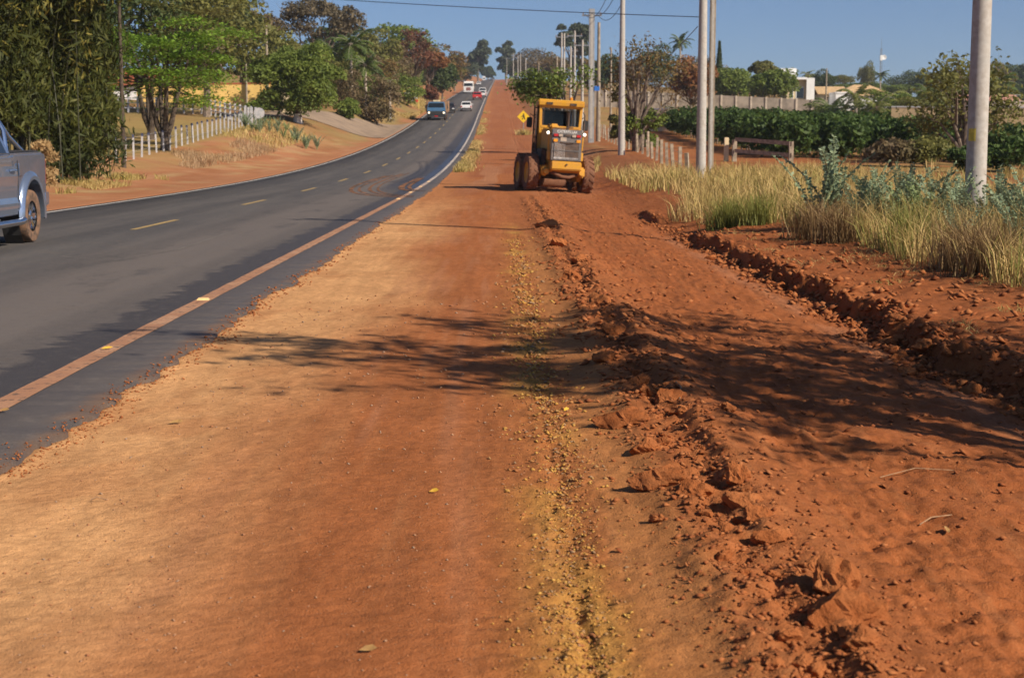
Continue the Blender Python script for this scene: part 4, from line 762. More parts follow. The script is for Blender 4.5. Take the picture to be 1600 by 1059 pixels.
# far treeline
fl = [(1090, 100, 60, 380, 'k2', 'grey'), (1300, 117, 64, 470, 'c', 'olive'), (1275, 126, 40, 430, 'k3', 'dark'), (1335, 135, 50, 430, 'p1', 'mango'), (1345, 118, 24, 520, 'k3', 'olive'), (1408, 119, 46, 520, 'k2', 'dark'), (1440, 128, 50, 480, 'k3', 'dark'), (1475, 120, 70, 540, 'k2', 'olive'), (1560, 112, 60, 560, 'k2', 'dark'), (1600, 118, 70, 520, 'k3', 'dark'), (1530, 122, 60, 500, 'k3', 'brown'), (1660, 110, 80, 520, 'k2', 'olive'), (1390, 138, 46, 420, 'p2', 'mango'), (1450, 140, 60, 400, 'p2', 'olive'), (1510, 140, 60, 380, 'p1', 'mango'), (1580, 142, 60, 380, 'p2', 'dark'), (1640, 140, 70, 400, 'p1', 'olive'), (1020, 100, 60, 420, 'k3', 'dark')]
fw = ['low crown beside the cypress spire', 'wide flat crown right of the white house', 'dark crown hugging the white house', 'green crown behind the tan roofed house', 'small crown left of the telecom mast', 'dome shaped crown right of the telecom mast', 'dark crown next to the dome shaped one', 'long olive crown above the beige wall', 'dark crown above the pink roof', 'dark crown over the grey roof at the wall end', 'brown crown behind the leaning feathery tree', 'olive crown past the end of the beige wall', 'round crown behind the banana palms', 'olive round crown over the beige wall coping', 'round crown behind the feathery tree', 'dark round crown above the grey roof', 'olive crown past the grey roof', 'dark crown between the crooked tree and the royal palm']
for k, (px, yt, wp_, d, src, lf) in enumerate(fl):
    g, h, cr = spec(px, yt, wp_, d); s0 = sp[src]; z0 = np.empty(len(s0.children[1].data.vertices) * 3, np.float32); s0.children[1].data.vertices.foreach_get('co', z0); z0 = z0.reshape(-1, 3)
    o = replant(s0, g, 'far tree: ' + fw[k], k * .9, (cr / np.abs(z0[:, 0]).max(), cr / np.abs(z0[:, 0]).max(), h / z0[:, 2].max()), lf); o.name = 'distant_tree'; o['label'] = fw[k] + ', in the far treeline'; o['category'] = 'tree'; o['group'] = 'far treeline'
# garden palms and bananas by the houses
for k, (px, yt, d, fl_, lf, lb) in enumerate(((1292, 158, 215, 26, 'palm', 'dark garden palm at the end of the long grey wall'), (1330, 138, 200, 26, 'palmy', 'bright green garden palm before the tan roofed house'), (1362, 158, 190, 24, 'palmy', 'low banana like palm before the tan roof gable'), (1345, 160, 205, 22, 'palm', 'dark low palm between the two bright garden palms'), (1422, 145, 210, 30, 'palmy', 'feathery yellow green palm at the end of the beige wall'), (1398, 150, 220, 26, 'palm', 'dark palm left of the feathery yellow green one'), (1445, 140, 230, 26, 'palm', 'tall dark garden palm behind the beige wall'), (1548, 118, 230, 26, 'palm', 'tall garden palm right of the near pole'), (1470, 128, 240, 28, 'palmy', 'yellow green palm behind the feathery tree'))):
    palm(px, yt - 6, d, fl_ * 1.45, lb, lf, seed=30 + k, nf=16, nlf=22)
# feathery olive tree right of the field, and undergrowth before the rows
crooked(1500, 74, 53, [(1470, 118, .8), (1482, 128, 1), (1495, 108, .7), (1488, 150, 1), (1540, 118, .8), (1550, 140, .9), (1570, 165, .8), (1530, 155, .9), (1465, 165, .8), (1478, 185, .9), (1555, 185, .8), (1450, 195, .7), (1497, 98, .12), (1585, 172, .5), (1540, 105, .5), (1512, 175, .8), (1440, 182, .4)], 'open feathery olive tree partly hidden by the near concrete pole', 'olive', 260, .26, .48, .11)
for k, (px, yt, w_, d, lf, lb) in enumerate(((1570, 205, 90, 66, 'coffee', 'dark green bush by the fence right of the near pole'), (1640, 195, 110, 70, 'mango', 'bush past the dark green one at the field edge'), (1440, 212, 80, 70, 'olive', 'olive bush at the field edge left of the near pole'), (1385, 218, 100, 70, 'dry', 'pinkish dry scrub between the gate and the feathery tree'), (1505, 222, 60, 64, 'coffee', 'low dark bush behind the near pole'))):
    add('u%d' % k, 'field_bush', px, yt, w_, d, lb, lf, 'bush', 'bush', nl=2600, L=.24, W=.12, twigs=20)
# coffee hedge rows
r = np.random.default_rng(77); LEN = 76.0; hp = []; hd = []
for k in range(320):
    c = np.array([r.normal(0, .35), r.uniform(0, LEN), r.uniform(.5, 1.85)]); s = r.uniform(.45, .75); n_ = 66; d_ = r.normal(size=(n_, 3)); d_ /= np.linalg.norm(d_, axis=1)[:, None]; hp.append(c + d_ * s * r.uniform(.75, 1.05, (n_, 1))); hd.append(d_)
hp = np.concatenate(hp); hd = np.concatenate(hd); hp[:, 2] = np.clip(hp[:, 2], .05, 2.6); v, f = leaves(hp, hd, .34, .17, r, .4, .6, .7); hm = np_mesh('foliage', v, f); hm.materials.append(M['leaf_coffee'])
hs_ = MB()
for k in range(30): hs_.tube([(r.normal(0, .1), 1 + k * 2.5, -.2), (r.normal(0, .2), 1 + k * 2.5, 1.4)], [.06, .03], 5)
for k in range(15):
    x0 = 14.5 + 3.3 * k; y0 = 79 - .35 * k + (3 if k % 3 == 1 else 0); ly = 1.0 if k < 5 else (.75 if k < 8 else .5); root = empty('hedge_row'); z0 = float(H(np.array([x0]), np.array([y0]))[0]); z1 = float(H(np.array([x0 + .2]), np.array([y0 + LEN * ly]))[0])
    put('foliage', hm, None, root); 
    if k == 0: st0 = tag(hs_.build('stems', 'bark_grey', root), kind='stuff')
    else: tag(put('stems', st0.data, None, root), kind='stuff')
    root.location = (x0, y0, z0); root.rotation_euler = (math.atan2(z1 - z0, LEN * ly), 0, -.012); root.scale = (1, ly, r.uniform(.95, 1.08) * (1 if k < 3 else (.85 if k < 5 else .66))); tag(root, 'clipped dark hedge row ending at the red track, outermost of the field' if k == 0 else 'dark green coffee like hedge row in the planted field', 'hedge', 'hedge rows in the field')
# tree beyond the right-hand edge whose branches shade the verge
def shade_tree():
    r = np.random.default_rng(9); bx, by = 9.2, 3.6; g = Vector((bx, by, Hs(bx, by))); m = MB(); P_ = []
    cs, sn = sdir.x / sdir.z, sdir.y / sdir.z
    m.tube([(0, 0, -.2), (0, 0, .3), (.1, .1, 2.2), (-.1, .3, 4.0)], [.34, .25, .21, .17], 9)
    tips = [(-1.6, 12.1, 6.6, 1), (-1.1, 11.4, 6.2, .8), (-.6, 13.2, 6.8, .9), (-.2, 11.0, 5.8, .9), (.4, 12.6, 6.4, 1), (.9, 10.6, 5.6, .9), (.6, 14.2, 6.9, .9), (1.6, 12.9, 6.3, 1.2), (1.7, 11.2, 5.6, 1), (2.2, 10.2, 5.2, 1), (2.4, 12.2, 5.8, 1.2), (3.1, 11.2, 5.4, 1.2), (3.0, 9.6, 4.8, 1), (3.8, 10.2, 5, 1.1), (4.4, 9.2, 4.8, 1.1), (1.2, 9.3, 5.2, .45), (1.0, 8.2, 5.4, .35), (4.6, 11, 5.6, 1), (-.9, 10.4, 6.4, .3), (2.5, 14, 6.6, .9), (5.4, 9.6, 5.2, 1), (3.6, 12.8, 6, .8)]
    for (sx_, sy_, z, k) in tips:
        t = Vector((sx_ + cs * z, sy_ + sn * z, z)) - g; a = Vector((t.x * .3, t.y * .3, 4.0 + (t.z - 4) * .35)); b_ = Vector((t.x * .68 + r.normal(0, .12), t.y * .68 + r.normal(0, .12), 4.0 + (t.z - 4) * .75))
        m.tube([(-.1, .3, 3.8), a, b_, t], [.085, .065, .045, .012], 6, cap=False)
        for e in range(7):
            s0 = a.lerp(t, r.uniform(.4, 1)); dr = Vector((-.8 + r.normal(0, .5), .5 + r.normal(0, .5), r.normal(0, .35))).normalized(); q1 = s0 + dr * r.uniform(.5, 1.1); m.tube([s0, s0.lerp(q1, .5) + Vector(r.normal(0, .05, 3)), q1], [.018, .012, .005], 4, cap=False)
            n_ = int((70 if sx_ < 1.5 else 40) * k); P_.append(np.array(q1) + np.array(dr) * r.normal(-.15, .36, (n_, 1)) + r.normal(0, .12, (n_, 3)))
    p = np.concatenate(P_); v, f = leaves(p, np.tile([0, 0, 1.0], (len(p), 1)), .17, .08, r, .6, .3, .6); plant_tree('shade_tree', (m, v, f, 'olive', 'bark_grey'), g, 'open spreading tree whose branches shade the graded verge')
shade_tree()

# ------------------------------------------------------------------ poles and cables
paint('pole_concrete', (.48, .465, .435), .85, var=.2, scale=2.5, dirt=(.27, .23, .19), dirt_amt=.35, bstr=.12); paint('pole_grey', (.28, .29, .31), .8, var=.15, scale=3); paint('pole_wood', (.30, .25, .19), .95, var=.25, scale=4); paint('steel', (.32, .33, .34), .45, .7); paint('ceramic', (.30, .20, .15), .3); paint('cable_black', (.025, .025, .028), .6); paint('yellow_mark', (.62, .50, .08), .8); paint('blue_plate', (.03, .16, .55), .5)
def upole(px, d, h, r0, label, mat='pole_concrete', arm=True, name='utility_pole', square=False, u=None):
    g = G(px, d) if u is None else Vector((UX(u, d), d, Hs(UX(u, d), d))); root = empty(name, g); m = MB()
    if square: 
        for (a, b_) in (((-r0, -r0 * .5, -.3), (r0, r0 * .5, h)),): m.box(a, b_)
        m.build('shaft', mat, root, bevel=.02)
        m = MB(); m.box((-r0 * .45, -r0 * .5 - .012, .3), (r0 * .45, -r0 * .5 - .003, h - .4)); m.build('recess', 'pole_concrete', root)
    else:
        m.lathe([(-.3, r0), (h * .5, r0 * .82), (h, r0 * .6), (h + .001, .01)], 20, 'z'); m.build('shaft', mat, root, smooth=True)
    if arm:
        m = MB(); m.box((-.75, -.05, h - .55), (.75, .05, h - .43)); m.build('crossarm', 'steel', root)
        for s_ in (-.65, .1, .65):
            m = MB(); m.lathe([(0, .025), (.05, .06), (.09, .03), (.13, .05), (.18, .02), (.181, .001)], 8, 'z', (s_, 0, h - .43)); m.build('insulator', 'ceramic', root, smooth=True)
    return tag(root, label, 'pole'), g
n1_, g1 = upole(1518, 24, 10.2, .165, 'thick pale concrete pole with a yellow painted mark, standing in the blue green weeds')
n2_, g2 = upole(1092, 55, 10.2, .185, 'pale round concrete pole, front one of the touching pair'); upole(1107, 58, 9.5, .11, 'slim square concrete pole, back one of the touching pair', 'pole_wood', False, square=True)
n3_, g3 = upole(969, 87, 10.2, .20, 'pale round concrete pole before the half bare crooked tree'); n4_, g4 = upole(922, 118, 10.0, .22, 'square bluish grey pole with a blue plate behind the grader', 'pole_grey', True, square=True)
m = MB(); m.box((.22, -.16, 3.9), (.62, -.13, 4.25)); m.build('plate', 'blue_plate', n4_)
m = MB(); m.lathe([(1.42, .1662), (1.62, .1655)], 20, 'z'); ob = MB()
for k in range(5): a = -2.75 + k * .15; ob.add([(.1675 * math.cos(a), .1675 * math.sin(a), 1.42), (.1675 * math.cos(a + .15), .1675 * math.sin(a + .15), 1.42), (.1665 * math.cos(a + .15), .1665 * math.sin(a + .15), 1.62), (.1665 * math.cos(a), .1665 * math.sin(a), 1.60)], [(0, 1, 2, 3)])
ob.build('painted_mark', 'yellow_mark', n1_)
upole(933, 122, 9.2, .18, 'brownish wooden pole right behind the square bluish pole', 'pole_wood', False); upole(952, 128, 7.4, .11, 'thin short wooden pole beside the grass field wall', 'pole_wood', False)
prev = g4
for (px, d, h, mt, arm, lb) in ((908, 140, 8.4, 'pole_concrete', True, 'thin pale pole with crossarm, nearest beyond the crooked leafy tree'), (896, 152, 9.6, 'pole_concrete', True, 'tall pale pole between the thin crossarm pole and the pole pair'), (890, 165, 8.4, 'pole_concrete', True, 'pale pole left of the tall one, half hidden by leaves'), (880, 176, 10.0, 'pole_concrete', False, 'right-hand pole of the close pale pair on the hill'), (876, 183, 10.2, 'pole_concrete', True, 'left-hand pole of the close pale pair on the hill'), (869, 205, 7.6, 'pole_wood', False, 'lone thin pole just left of the close pale pair'), (841, 270, 7.0, 'pole_wood', False, 'lone thin pole above the crooked leafy tree'), (821, 330, 8.0, 'pole_concrete', False, 'lone pole right of the transformer frame poles'), (813, 400, 9.6, 'pole_concrete', True, 'right-hand pole of the crossarm group on the far hill'), (809, 420, 9.4, 'pole_concrete', True, 'middle pole of the crossarm group on the far hill'), (802, 450, 10.5, 'pole_concrete', True, 'left-hand pole of the crossarm group on the far hill'), (792, 640, 11, 'pole_concrete', True, 'tiny pole at the road crest under the eucalyptus'), (1283, 250, 6.5, 'pole_wood', False, 'wooden post before the garden palms at the wall end')):
    upole(px, d, h, .15, lb, mt, arm)
# left-hand poles
n5_, g5 = upole(424, 150, 8.2, .16, 'weathered concrete post with whitewashed foot beside the mango tree', 'pole_wood', False); m = MB(); m.lathe([(0, .172), (1.3, .168)], 14, 'z'); m.build('whitewash', 'lime_wash', n5_, smooth=True)
upole(392, 146, 4.2, .11, 'brown wooden post in front of the yellow wall', 'pole_wood', False); upole(331, 143, 3.6, .14, 'short reddish wooden post before the yellow wall', 'pole_wood', False); upole(200, 66, 7.6, .10, 'thin dark utility post between the bamboo and the layered tree', 'bark_dark', False)
def cable(a, b_, sag, r_, label):
    m = MB(); a = Vector(a); b_ = Vector(b_); m.tube([a.lerp(b_, t) - Vector((0, 0, 4 * sag * t * (1 - t))) for t in np.linspace(0, 1, 20)], r_, 5); tag(m.build('power_cable', 'cable_black'), label, 'cable')
cable(P(1092, 27, 55), P(250, -22, 72), .15, .014, 'single dark cable crossing high above the road')
for k, (dz, dx, sg) in enumerate(((-.35, .0, .9), (-.5, .5, 1.1), (-.42, -.5, 1.0))):
    cable((g3.x + dx, g3.y, g3.z + 10.2 + dz), (g4.x + dx, g4.y, g4.z + 10 + dz), sg, .02, ['middle sagging cable', 'right-hand sagging cable', 'left-hand sagging cable'][k] + ' between the round and the square pole'); cable((g2.x + dx, g2.y, g2.z + 10.2 + dz), (g3.x + dx, g3.y, g3.z + 10.2 + dz), sg * .6, .02, ['middle', 'right-hand', 'left-hand'][k] + ' cable from the paired poles to the next round pole')
cable(P(1090, 42, 58), P(1000, 120, 240), .5, .016, 'thin dark service cable slanting away to the royal palm garden')

# ------------------------------------------------------------------ fences, walls, houses
paint('white_post', (.48, .50, .54), .8, dirt=(.40, .28, .2), dirt_amt=.2); paint('navy_cap', (.05, .06, .12), .7); paint('yellow_wall', (.78, .52, .17), .9, var=.08, scale=1); paint('red_tile', (.36, .10, .045), .9, var=.3, scale=3); paint('beige_wall', (.72, .53, .30), .9, var=.08, scale=1); paint('cream_wall', (.70, .58, .37), .9, var=.08, scale=1)
paint('white_wall', (.76, .77, .78), .85, var=.06, scale=1); paint('block_wall', (.47, .40, .32), .95, var=.25, scale=.8); paint('tan_roof', (.50, .34, .18), .9, var=.2, scale=2); paint('pink_roof', (.45, .22, .17), .9, var=.2); paint('grey_roof', (.34, .27, .23), .9, var=.2); paint('weathered_wood', (.33, .27, .20), .95, var=.3, scale=5); paint('wire_grey', (.30, .29, .28), .6); glassmat('window_dark'); paint('dark_opening', (.04, .035, .035), .8)
def fence(name, pa, pb, n_, h, w_, label, rails=(), mat='white_post', cap=None, wires=(), jit=0, rmat=None):
    pa = Vector(pa); pb = Vector(pb); root = empty(name, (pa.x, pa.y, Hs(pa.x, pa.y))); tops = []; r = np.random.default_rng(n_)
    pm = MB(); pm.box((-w_ / 2, -w_ / 2, -.2), (w_ / 2, w_ / 2, h)); first = None; cm = None
    for k in range(n_):
        p = pa.lerp(pb, k / (n_ - 1)); p.z = Hs(p.x, p.y); tops.append(p)
        if first is None: first = pm.build('post', mat, root); o = first
        else: o = put('post', first.data, None, root)
        o.location = p - root.location; o.scale.z = 1 + r.normal(0, jit); o.rotation_euler = (r.normal(0, jit * .6), r.normal(0, jit * .6), r.normal(0, .2) * (jit > 0))
        if cap:
            if cm is None: cb = MB(); cb.box((-w_ / 2 - .008, -w_ / 2 - .008, h - .13), (w_ / 2 + .008, w_ / 2 + .008, h + .01)); c_ = cb.build('cap', cap, o); cm = c_.data
            else: put('cap', cm, None, o)
    for z in rails:
        m = MB()
        for k in range(n_ - 1):
            a, b_ = tops[k] - root.location, tops[k + 1] - root.location; dirn = (b_ - a).normalized(); sd = Vector((-dirn.y, dirn.x, 0)).normalized() * .03; zz = Vector((0, 0, z)); hh = Vector((0, 0, .07))
            m.add([a + zz - sd, a + zz + sd, a + zz + sd + hh, a + zz - sd + hh, b_ + zz - sd, b_ + zz + sd, b_ + zz + sd + hh, b_ + zz - sd + hh], [(0, 1, 2, 3), (4, 5, 6, 7), (0, 1, 5, 4), (1, 2, 6, 5), (2, 3, 7, 6), (3, 0, 4, 7)])
        m.build('rail', rmat or mat, root)
    for z in wires:
        m = MB(); m.tube([t - root.location + Vector((0, 0, z)) for t in tops], .008, 4); m.build('wire', 'wire_grey', root)
    return tag(root, label, 'fence')
fence('post_fence', G(188, 68), G(384, 116), 24, 1.1, .08, 'row of white square fence posts with dark caps under the layered tree', cap='navy_cap', wires=(.35, .7, 1.0), jit=.035)
fence('rail_fence', G(150, 126), G(322, 133), 13, 1.35, .14, 'white horizontal rail fence across the dry lawn before the house', rails=(.35, .75, 1.15)); fence('rail_fence', G(322, 133), G(398, 121), 11, 1.35, .13, 'white rail fence before the yellow wall, turning to the road', rails=(.4, .8, 1.15))
# white gate panel with round emblem board at the fence end
g = G(398, 119); root = empty('white_gate', g)
for k, xo in enumerate((-.45, -.2, .08, .35)): m = MB(); m.box((xo - .07, -.06, 0), (xo + .07, .06, 1.35)); m.build('post', 'white_post', root)
m = MB(); m.lathe([(-.05, .001), (-.05, .42), (.05, .42), (.05, .001)], 16, 'y', (.62, 0, .9)); m.build('round_board', 'white_post', root, smooth=True); tag(root, 'cluster of white gate posts with a rounded board at the fence corner', 'gate')
def wall(name, pa, pb, h, th, mat, label, coping=None, piers=0, slope=True, pmat=None, base=.5, nseg=None):
    pa = Vector(pa); pb = Vector(pb); L = (pb - pa).length; n_ = nseg or max(1, int(L / 6)); root = empty(name, (pa.x, pa.y, pa.z)); dirn = (pb - pa).normalized(); dirn.z = 0; sd = Vector((-dirn.y, dirn.x, 0)).normalized() * th / 2; m = MB(); c = MB()
    for k in range(n_):
        a = pa.lerp(pb, k / n_); b_ = pa.lerp(pb, (k + 1) / n_); za = a.z; zb = b_.z; a = a - root.location; b_ = b_ - root.location; up = Vector((0, 0, h)); dn = Vector((0, 0, -base))
        m.add([a - sd + dn, a + sd + dn, b_ + sd + dn, b_ - sd + dn, a - sd + up, a + sd + up, b_ + sd + up, b_ - sd + up], [(3, 2, 1, 0), (4, 5, 6, 7), (0, 1, 5, 4), (1, 2, 6, 5), (2, 3, 7, 6), (3, 0, 4, 7)])
        if coping: e = sd * 1.35; u2 = Vector((0, 0, h + .14)); c.add([a - e + up, a + e + up, b_ + e + up, b_ - e + up, a - e + u2, a + e + u2, b_ + e + u2, b_ - e + u2], [(3, 2, 1, 0), (4, 5, 6, 7), (0, 1, 5, 4), (1, 2, 6, 5), (2, 3, 7, 6), (3, 0, 4, 7)])
        if piers: q_ = MB(); q_.box((a.x - .13, a.y - th * .75, -base + za - root.location.z), (a.x + .13, a.y + th * .75, h + .06 + za - root.location.z)); q_.build('pier', pmat or mat, root)
    m.build('panel', mat, root)
    if coping: c.build('coping', coping, root)
    return tag(root, label, 'wall')
wall('garden_wall', P(215, 178, 152), P(432, 176, 152), 2.75, .2, 'yellow_wall', 'bright yellow garden wall with red tile coping behind the layered tree', 'red_tile', slope=False)
m = MB(); root = empty('gate_pillar', G(455, 141)); m.box((-.55, -.15, -.3), (.55, .15, 2.0)); m.build('panel', 'cream_wall', root); m = MB(); m.box((-.62, -.2, 2.0), (.62, .2, 2.12)); m.build('coping', 'red_tile', root); tag(root, 'pale cream wall stub in the shade of the mango tree', 'wall')
def house(name, loc, w_, dp, h, wallm, roofm, label, roof='gable', rh=1.3, rz=0, wins=(), ov=.5):
    root = empty(name, loc, rz); m = MB(); m.box((-w_ / 2, 0, -1), (w_ / 2, dp, h)); m.build('wall', wallm, root); m = MB()
    if roof == 'gable': m.prism([(-ov, h - .05), (dp / 2, h + rh), (dp + ov, h - .05), (dp + ov, h + .12), (dp / 2, h + rh + .18), (-ov, h + .12)], w_ + 2 * ov)
    elif roof == 'hip': m.add([(-w_ / 2 - ov, -ov, h), (w_ / 2 + ov, -ov, h), (w_ / 2 + ov, dp + ov, h), (-w_ / 2 - ov, dp + ov, h), (-w_ / 2 + dp / 2, dp / 2, h + rh), (w_ / 2 - dp / 2, dp / 2, h + rh)], [(0, 1, 5, 4), (1, 2, 5), (2, 3, 4, 5), (3, 0, 4), (3, 2, 1, 0)])
    else: m.box((-w_ / 2 - .1, -.1, h), (w_ / 2 + .1, dp + .1, h + .25))
    m.build('roof', roofm, root)
    for (x0, x1, z0, z1, mt) in wins:
        m = MB(); m.box((x0 - .08, -.05, z0 - .08), (x1 + .08, .02, z1 + .08)); f_ = m.build('window', wallm, root); m = MB(); m.box((x0, -.06, z0), (x1, -.052, z1)); m.build('pane', mt, f_)
    return tag(root, label, 'house')
house('house', P(215, 172, 160), 11, 7, 2.5, 'white_wall', 'red_tile', 'white house with red tiled roof behind the bamboo and rail fence', 'hip', 1.9, wins=((-3.5, -2.4, .9, 2, 'window_dark'), (1, 2.2, .9, 2, 'window_dark'), (3, 3.9, .1, 2.1, 'window_dark')))
# right-hand walls and houses
wall('block_wall', P(925, 161, 240), P(1292, 180, 228), 2.1, .2, 'block_wall', 'long weathered concrete block wall below the mango trees', piers=1, nseg=16, base=2.5)
wall('beige_wall', P(1392, 203, 178), P(1660, 206, 170), 2.55, .2, 'beige_wall', 'long plain beige wall behind the hedge rows', 'white_wall', base=2); wall('cream_wall', P(996, 207, 152), P(1046, 205, 150), 2.1, .2, 'cream_wall', 'short cream wall behind the crooked tree at the hedge end', 'white_wall', base=1.5)
g = P(1251, 160, 252); g.z -= .1; root = empty('modern_house', g)
m = MB(); m.box((-2.3, 0, -1), (.72, 6, 3.7)); m.build('wall', 'cream_wall', root); m = MB(); m.box((.72, -1.0, -1), (2.0, 6, 3.95)); m.build('side_wall', 'white_wall', root); m = MB(); m.box((-3.6, -1.0, 3.7), (.718, 6.2, 4.05)); m.build('roof_slab', 'white_wall', root); m = MB(); m.box((-3.2, 1.5, 4.05), (-.5, 5, 5.6)); m.build('water_tank_block', 'white_wall', root)  # white house: front wall's shade painted as cream, sunlit side wall kept white
m = MB(); m.box((-.85, -.06, .7), (.5, .02, 2.6)); wn_ = m.build('door', 'white_wall', root); m = MB(); m.box((-.7, -.075, .75), (.4, -.062, 2.4)); m.build('pane', 'window_dark', wn_); m = MB(); m.box((-1.8, -.06, .7), (-1.2, .02, 2.6)); wn_ = m.build('window', 'white_wall', root); m = MB(); m.box((-1.7, -.075, .8), (-1.3, -.062, 2.5)); m.build('pane', 'window_dark', wn_)
tag(root, 'white modern two level house with flat roof above the block wall', 'house')
house('house', P(1352, 168, 255), 9.5, 7, 1.9, 'white_wall', 'tan_roof', 'low house with broad tan tiled roof behind the garden palms', 'hip', 1.9, wins=((2.0, 3.4, .5, 1.5, 'window_dark'), (-2, -.8, .5, 1.5, 'window_dark'))); house('house', P(1300, 168, 262), 4.2, 6, 2.2, 'cream_wall', 'tan_roof', 'small cream gabled house next to the white modern house', 'gable', 1.2, wins=((-.6, .5, .6, 1.6, 'window_dark'),)); house('house', P(1318, 170, 250), 2.6, 5, 2.4, 'white_wall', 'white_wall', 'narrow white annex between the cream gable and the tan roof', 'flat')
house('house', P(1545, 190, 215), 8, 6, 2.4, 'white_wall', 'pink_roof', 'house with pinkish roof just right of the near pole', 'gable', 1.2); house('house', P(1605, 190, 205), 8, 6, 1.6, 'white_wall', 'grey_roof', 'house with dull grey brown roof at the end of the beige wall', 'gable', 1.0, wins=((-3, -2, .3, 1.2, 'window_dark'),))
# small antenna with cyan box on that roof
g = P(1589, 162, 212); root = empty('roof_antenna', g); m = MB(); m.box((-.2, -.2, -1.2), (.2, .2, .5)); paint('mint', (.35, .70, .58), .7); m.build('box', 'mint', root); m = MB(); m.tube([(0, 0, .4), (0, 0, 1.8)], .05, 6); m.tube([(-.45, 0, 1.15), (.45, 0, 1.15)], .035, 5); m.build('mast', 'steel', root); tag(root, 'small antenna mast on a mint green box above the grey brown roof', 'antenna')
# telecom mast
g = G(1366, 440); top = P(1366, 70, 440).z - g.z; root = empty('telecom_mast', g); m = MB()
for k in range(3): a = k * 2.094; m.tube([(.5 * math.cos(a), .5 * math.sin(a), 0), (.22 * math.cos(a), .22 * math.sin(a), top * .93)], .06, 4)
for k in range(26):
    z = top * .93 * k / 26; s_ = .5 - .28 * k / 26
    for j in range(3): a = j * 2.094; b2 = a + 2.094; m.tube([(s_ * math.cos(a), s_ * math.sin(a), z), (s_ * math.cos(b2), s_ * math.sin(b2), z + top * .035)], .03, 3)
m.build('lattice', 'steel', root); m = MB(); m.tube([(0, 0, top * .9), (0, 0, top + 2)], .05, 4); m.build('rod', 'steel', root); m = MB(); m.lathe([(-.15, .05), (-.3, .7), (-.25, .72), (0, .08)], 12, 'y', (.8, 0, top * .76)); m.build('dish', 'white_wall', root, smooth=True); m = MB(); m.box((-.3, -.3, top * .70), (.3, .3, top * .8)); m.build('antenna_panel', 'white_wall', root); tag(root, 'thin lattice telecom mast with a white dish above the far palm', 'mast')
# wire fence and wooden gate on the right
fence('wire_fence', G(1010, 84), G(1072, 58), 8, 1.05, .13, 'leaning grey wooden posts with wire beside the round concrete poles', mat='weathered_wood', wires=(.4, .8), jit=.08); fence('wire_fence', G(930, 140), G(1010, 86), 16, 1.15, .12, 'farther grey picket like post fence below the square pole', mat='weathered_wood', wires=(.4, .8), jit=.06)
ga, gb = G(1131, 76), G(1231, 73); root = empty('wooden_gate', ga)
for k, t in enumerate((0, .13, 1)):
    p = ga.lerp(gb, t) - ga; m = MB(); m.box((p.x - .11, p.y - .1, -.2), (p.x + .11, p.y + .1, 1.15 - .1 * k)); m.build('post', 'cream_wall' if k == 0 else 'weathered_wood', root, bevel=.015)
for z, t0 in ((.85, .13), (.3, .13)):
    m = MB(); a, b_ = ga.lerp(gb, t0) - ga, gb - ga; m.add([(a.x, a.y - .15, z + .12), (b_.x, b_.y - .15, z - .1), (b_.x, b_.y - .15, z + .1), (a.x, a.y - .15, z + .3), (a.x, a.y - .11, z + .12), (b_.x, b_.y - .11, z - .1), (b_.x, b_.y - .11, z + .1), (a.x, a.y - .11, z + .3)], [(0, 1, 2, 3), (7, 6, 5, 4), (0, 1, 5, 4), (1, 2, 6, 5), (2, 3, 7, 6), (3, 0, 4, 7)]); m.build('rail', 'weathered_wood', root)
tag(root, 'weathered wooden plank gate with a pale post in front of the hedge rows', 'gate')
# roadside board with red and white band, marker stake
g = G(645, 240); root = empty('roadside_board', g); paint('board_yellow', (.62, .45, .12), .8); paint('red_paint', (.60, .035, .03), .6); paint('white_paint', (.78, .78, .76), .6)
for s_ in (-1.15, 1.15): m = MB(); m.box((s_ - .08, -.06, -.2), (s_ + .08, .06, 2.7)); m.build('post', 'board_yellow', root)
m = MB(); m.box((-1.06, -.05, 2.35), (1.06, .05, 2.6)); m.build('beam', 'board_yellow', root); m = MB(); m.box((-1.06, -.04, 2.1), (1.06, -.01, 2.28)); m.build('header', 'white_paint', root); m = MB(); m.box((.35, -.07, 1.4), (1.0, -.045, 2.05)); m.build('notice', 'white_paint', root)
for k in range(6): m = MB(); m.box((-1.06 + k * .353, -.05, .85), (-1.06 + (k + 1) * .353 - .004, .0, 1.15)); m.build('band', 'red_paint' if k % 3 else 'white_paint', root)
tag(root, 'yellow framed roadside board with a red and white band', 'sign')
g = G(613, 192); root = empty('marker_stake', g); m = MB(); m.box((-.09, -.05, -.2), (.09, .05, 1.2)); m.build('post', 'white_paint', root); m = MB(); m.box((-.095, -.055, .8), (.095, .055, 1.0)); m.build('band', 'red_paint', root); root.rotation_euler.y = -.08; tag(root, 'leaning white marker stake with a red band on the left bank', 'post')
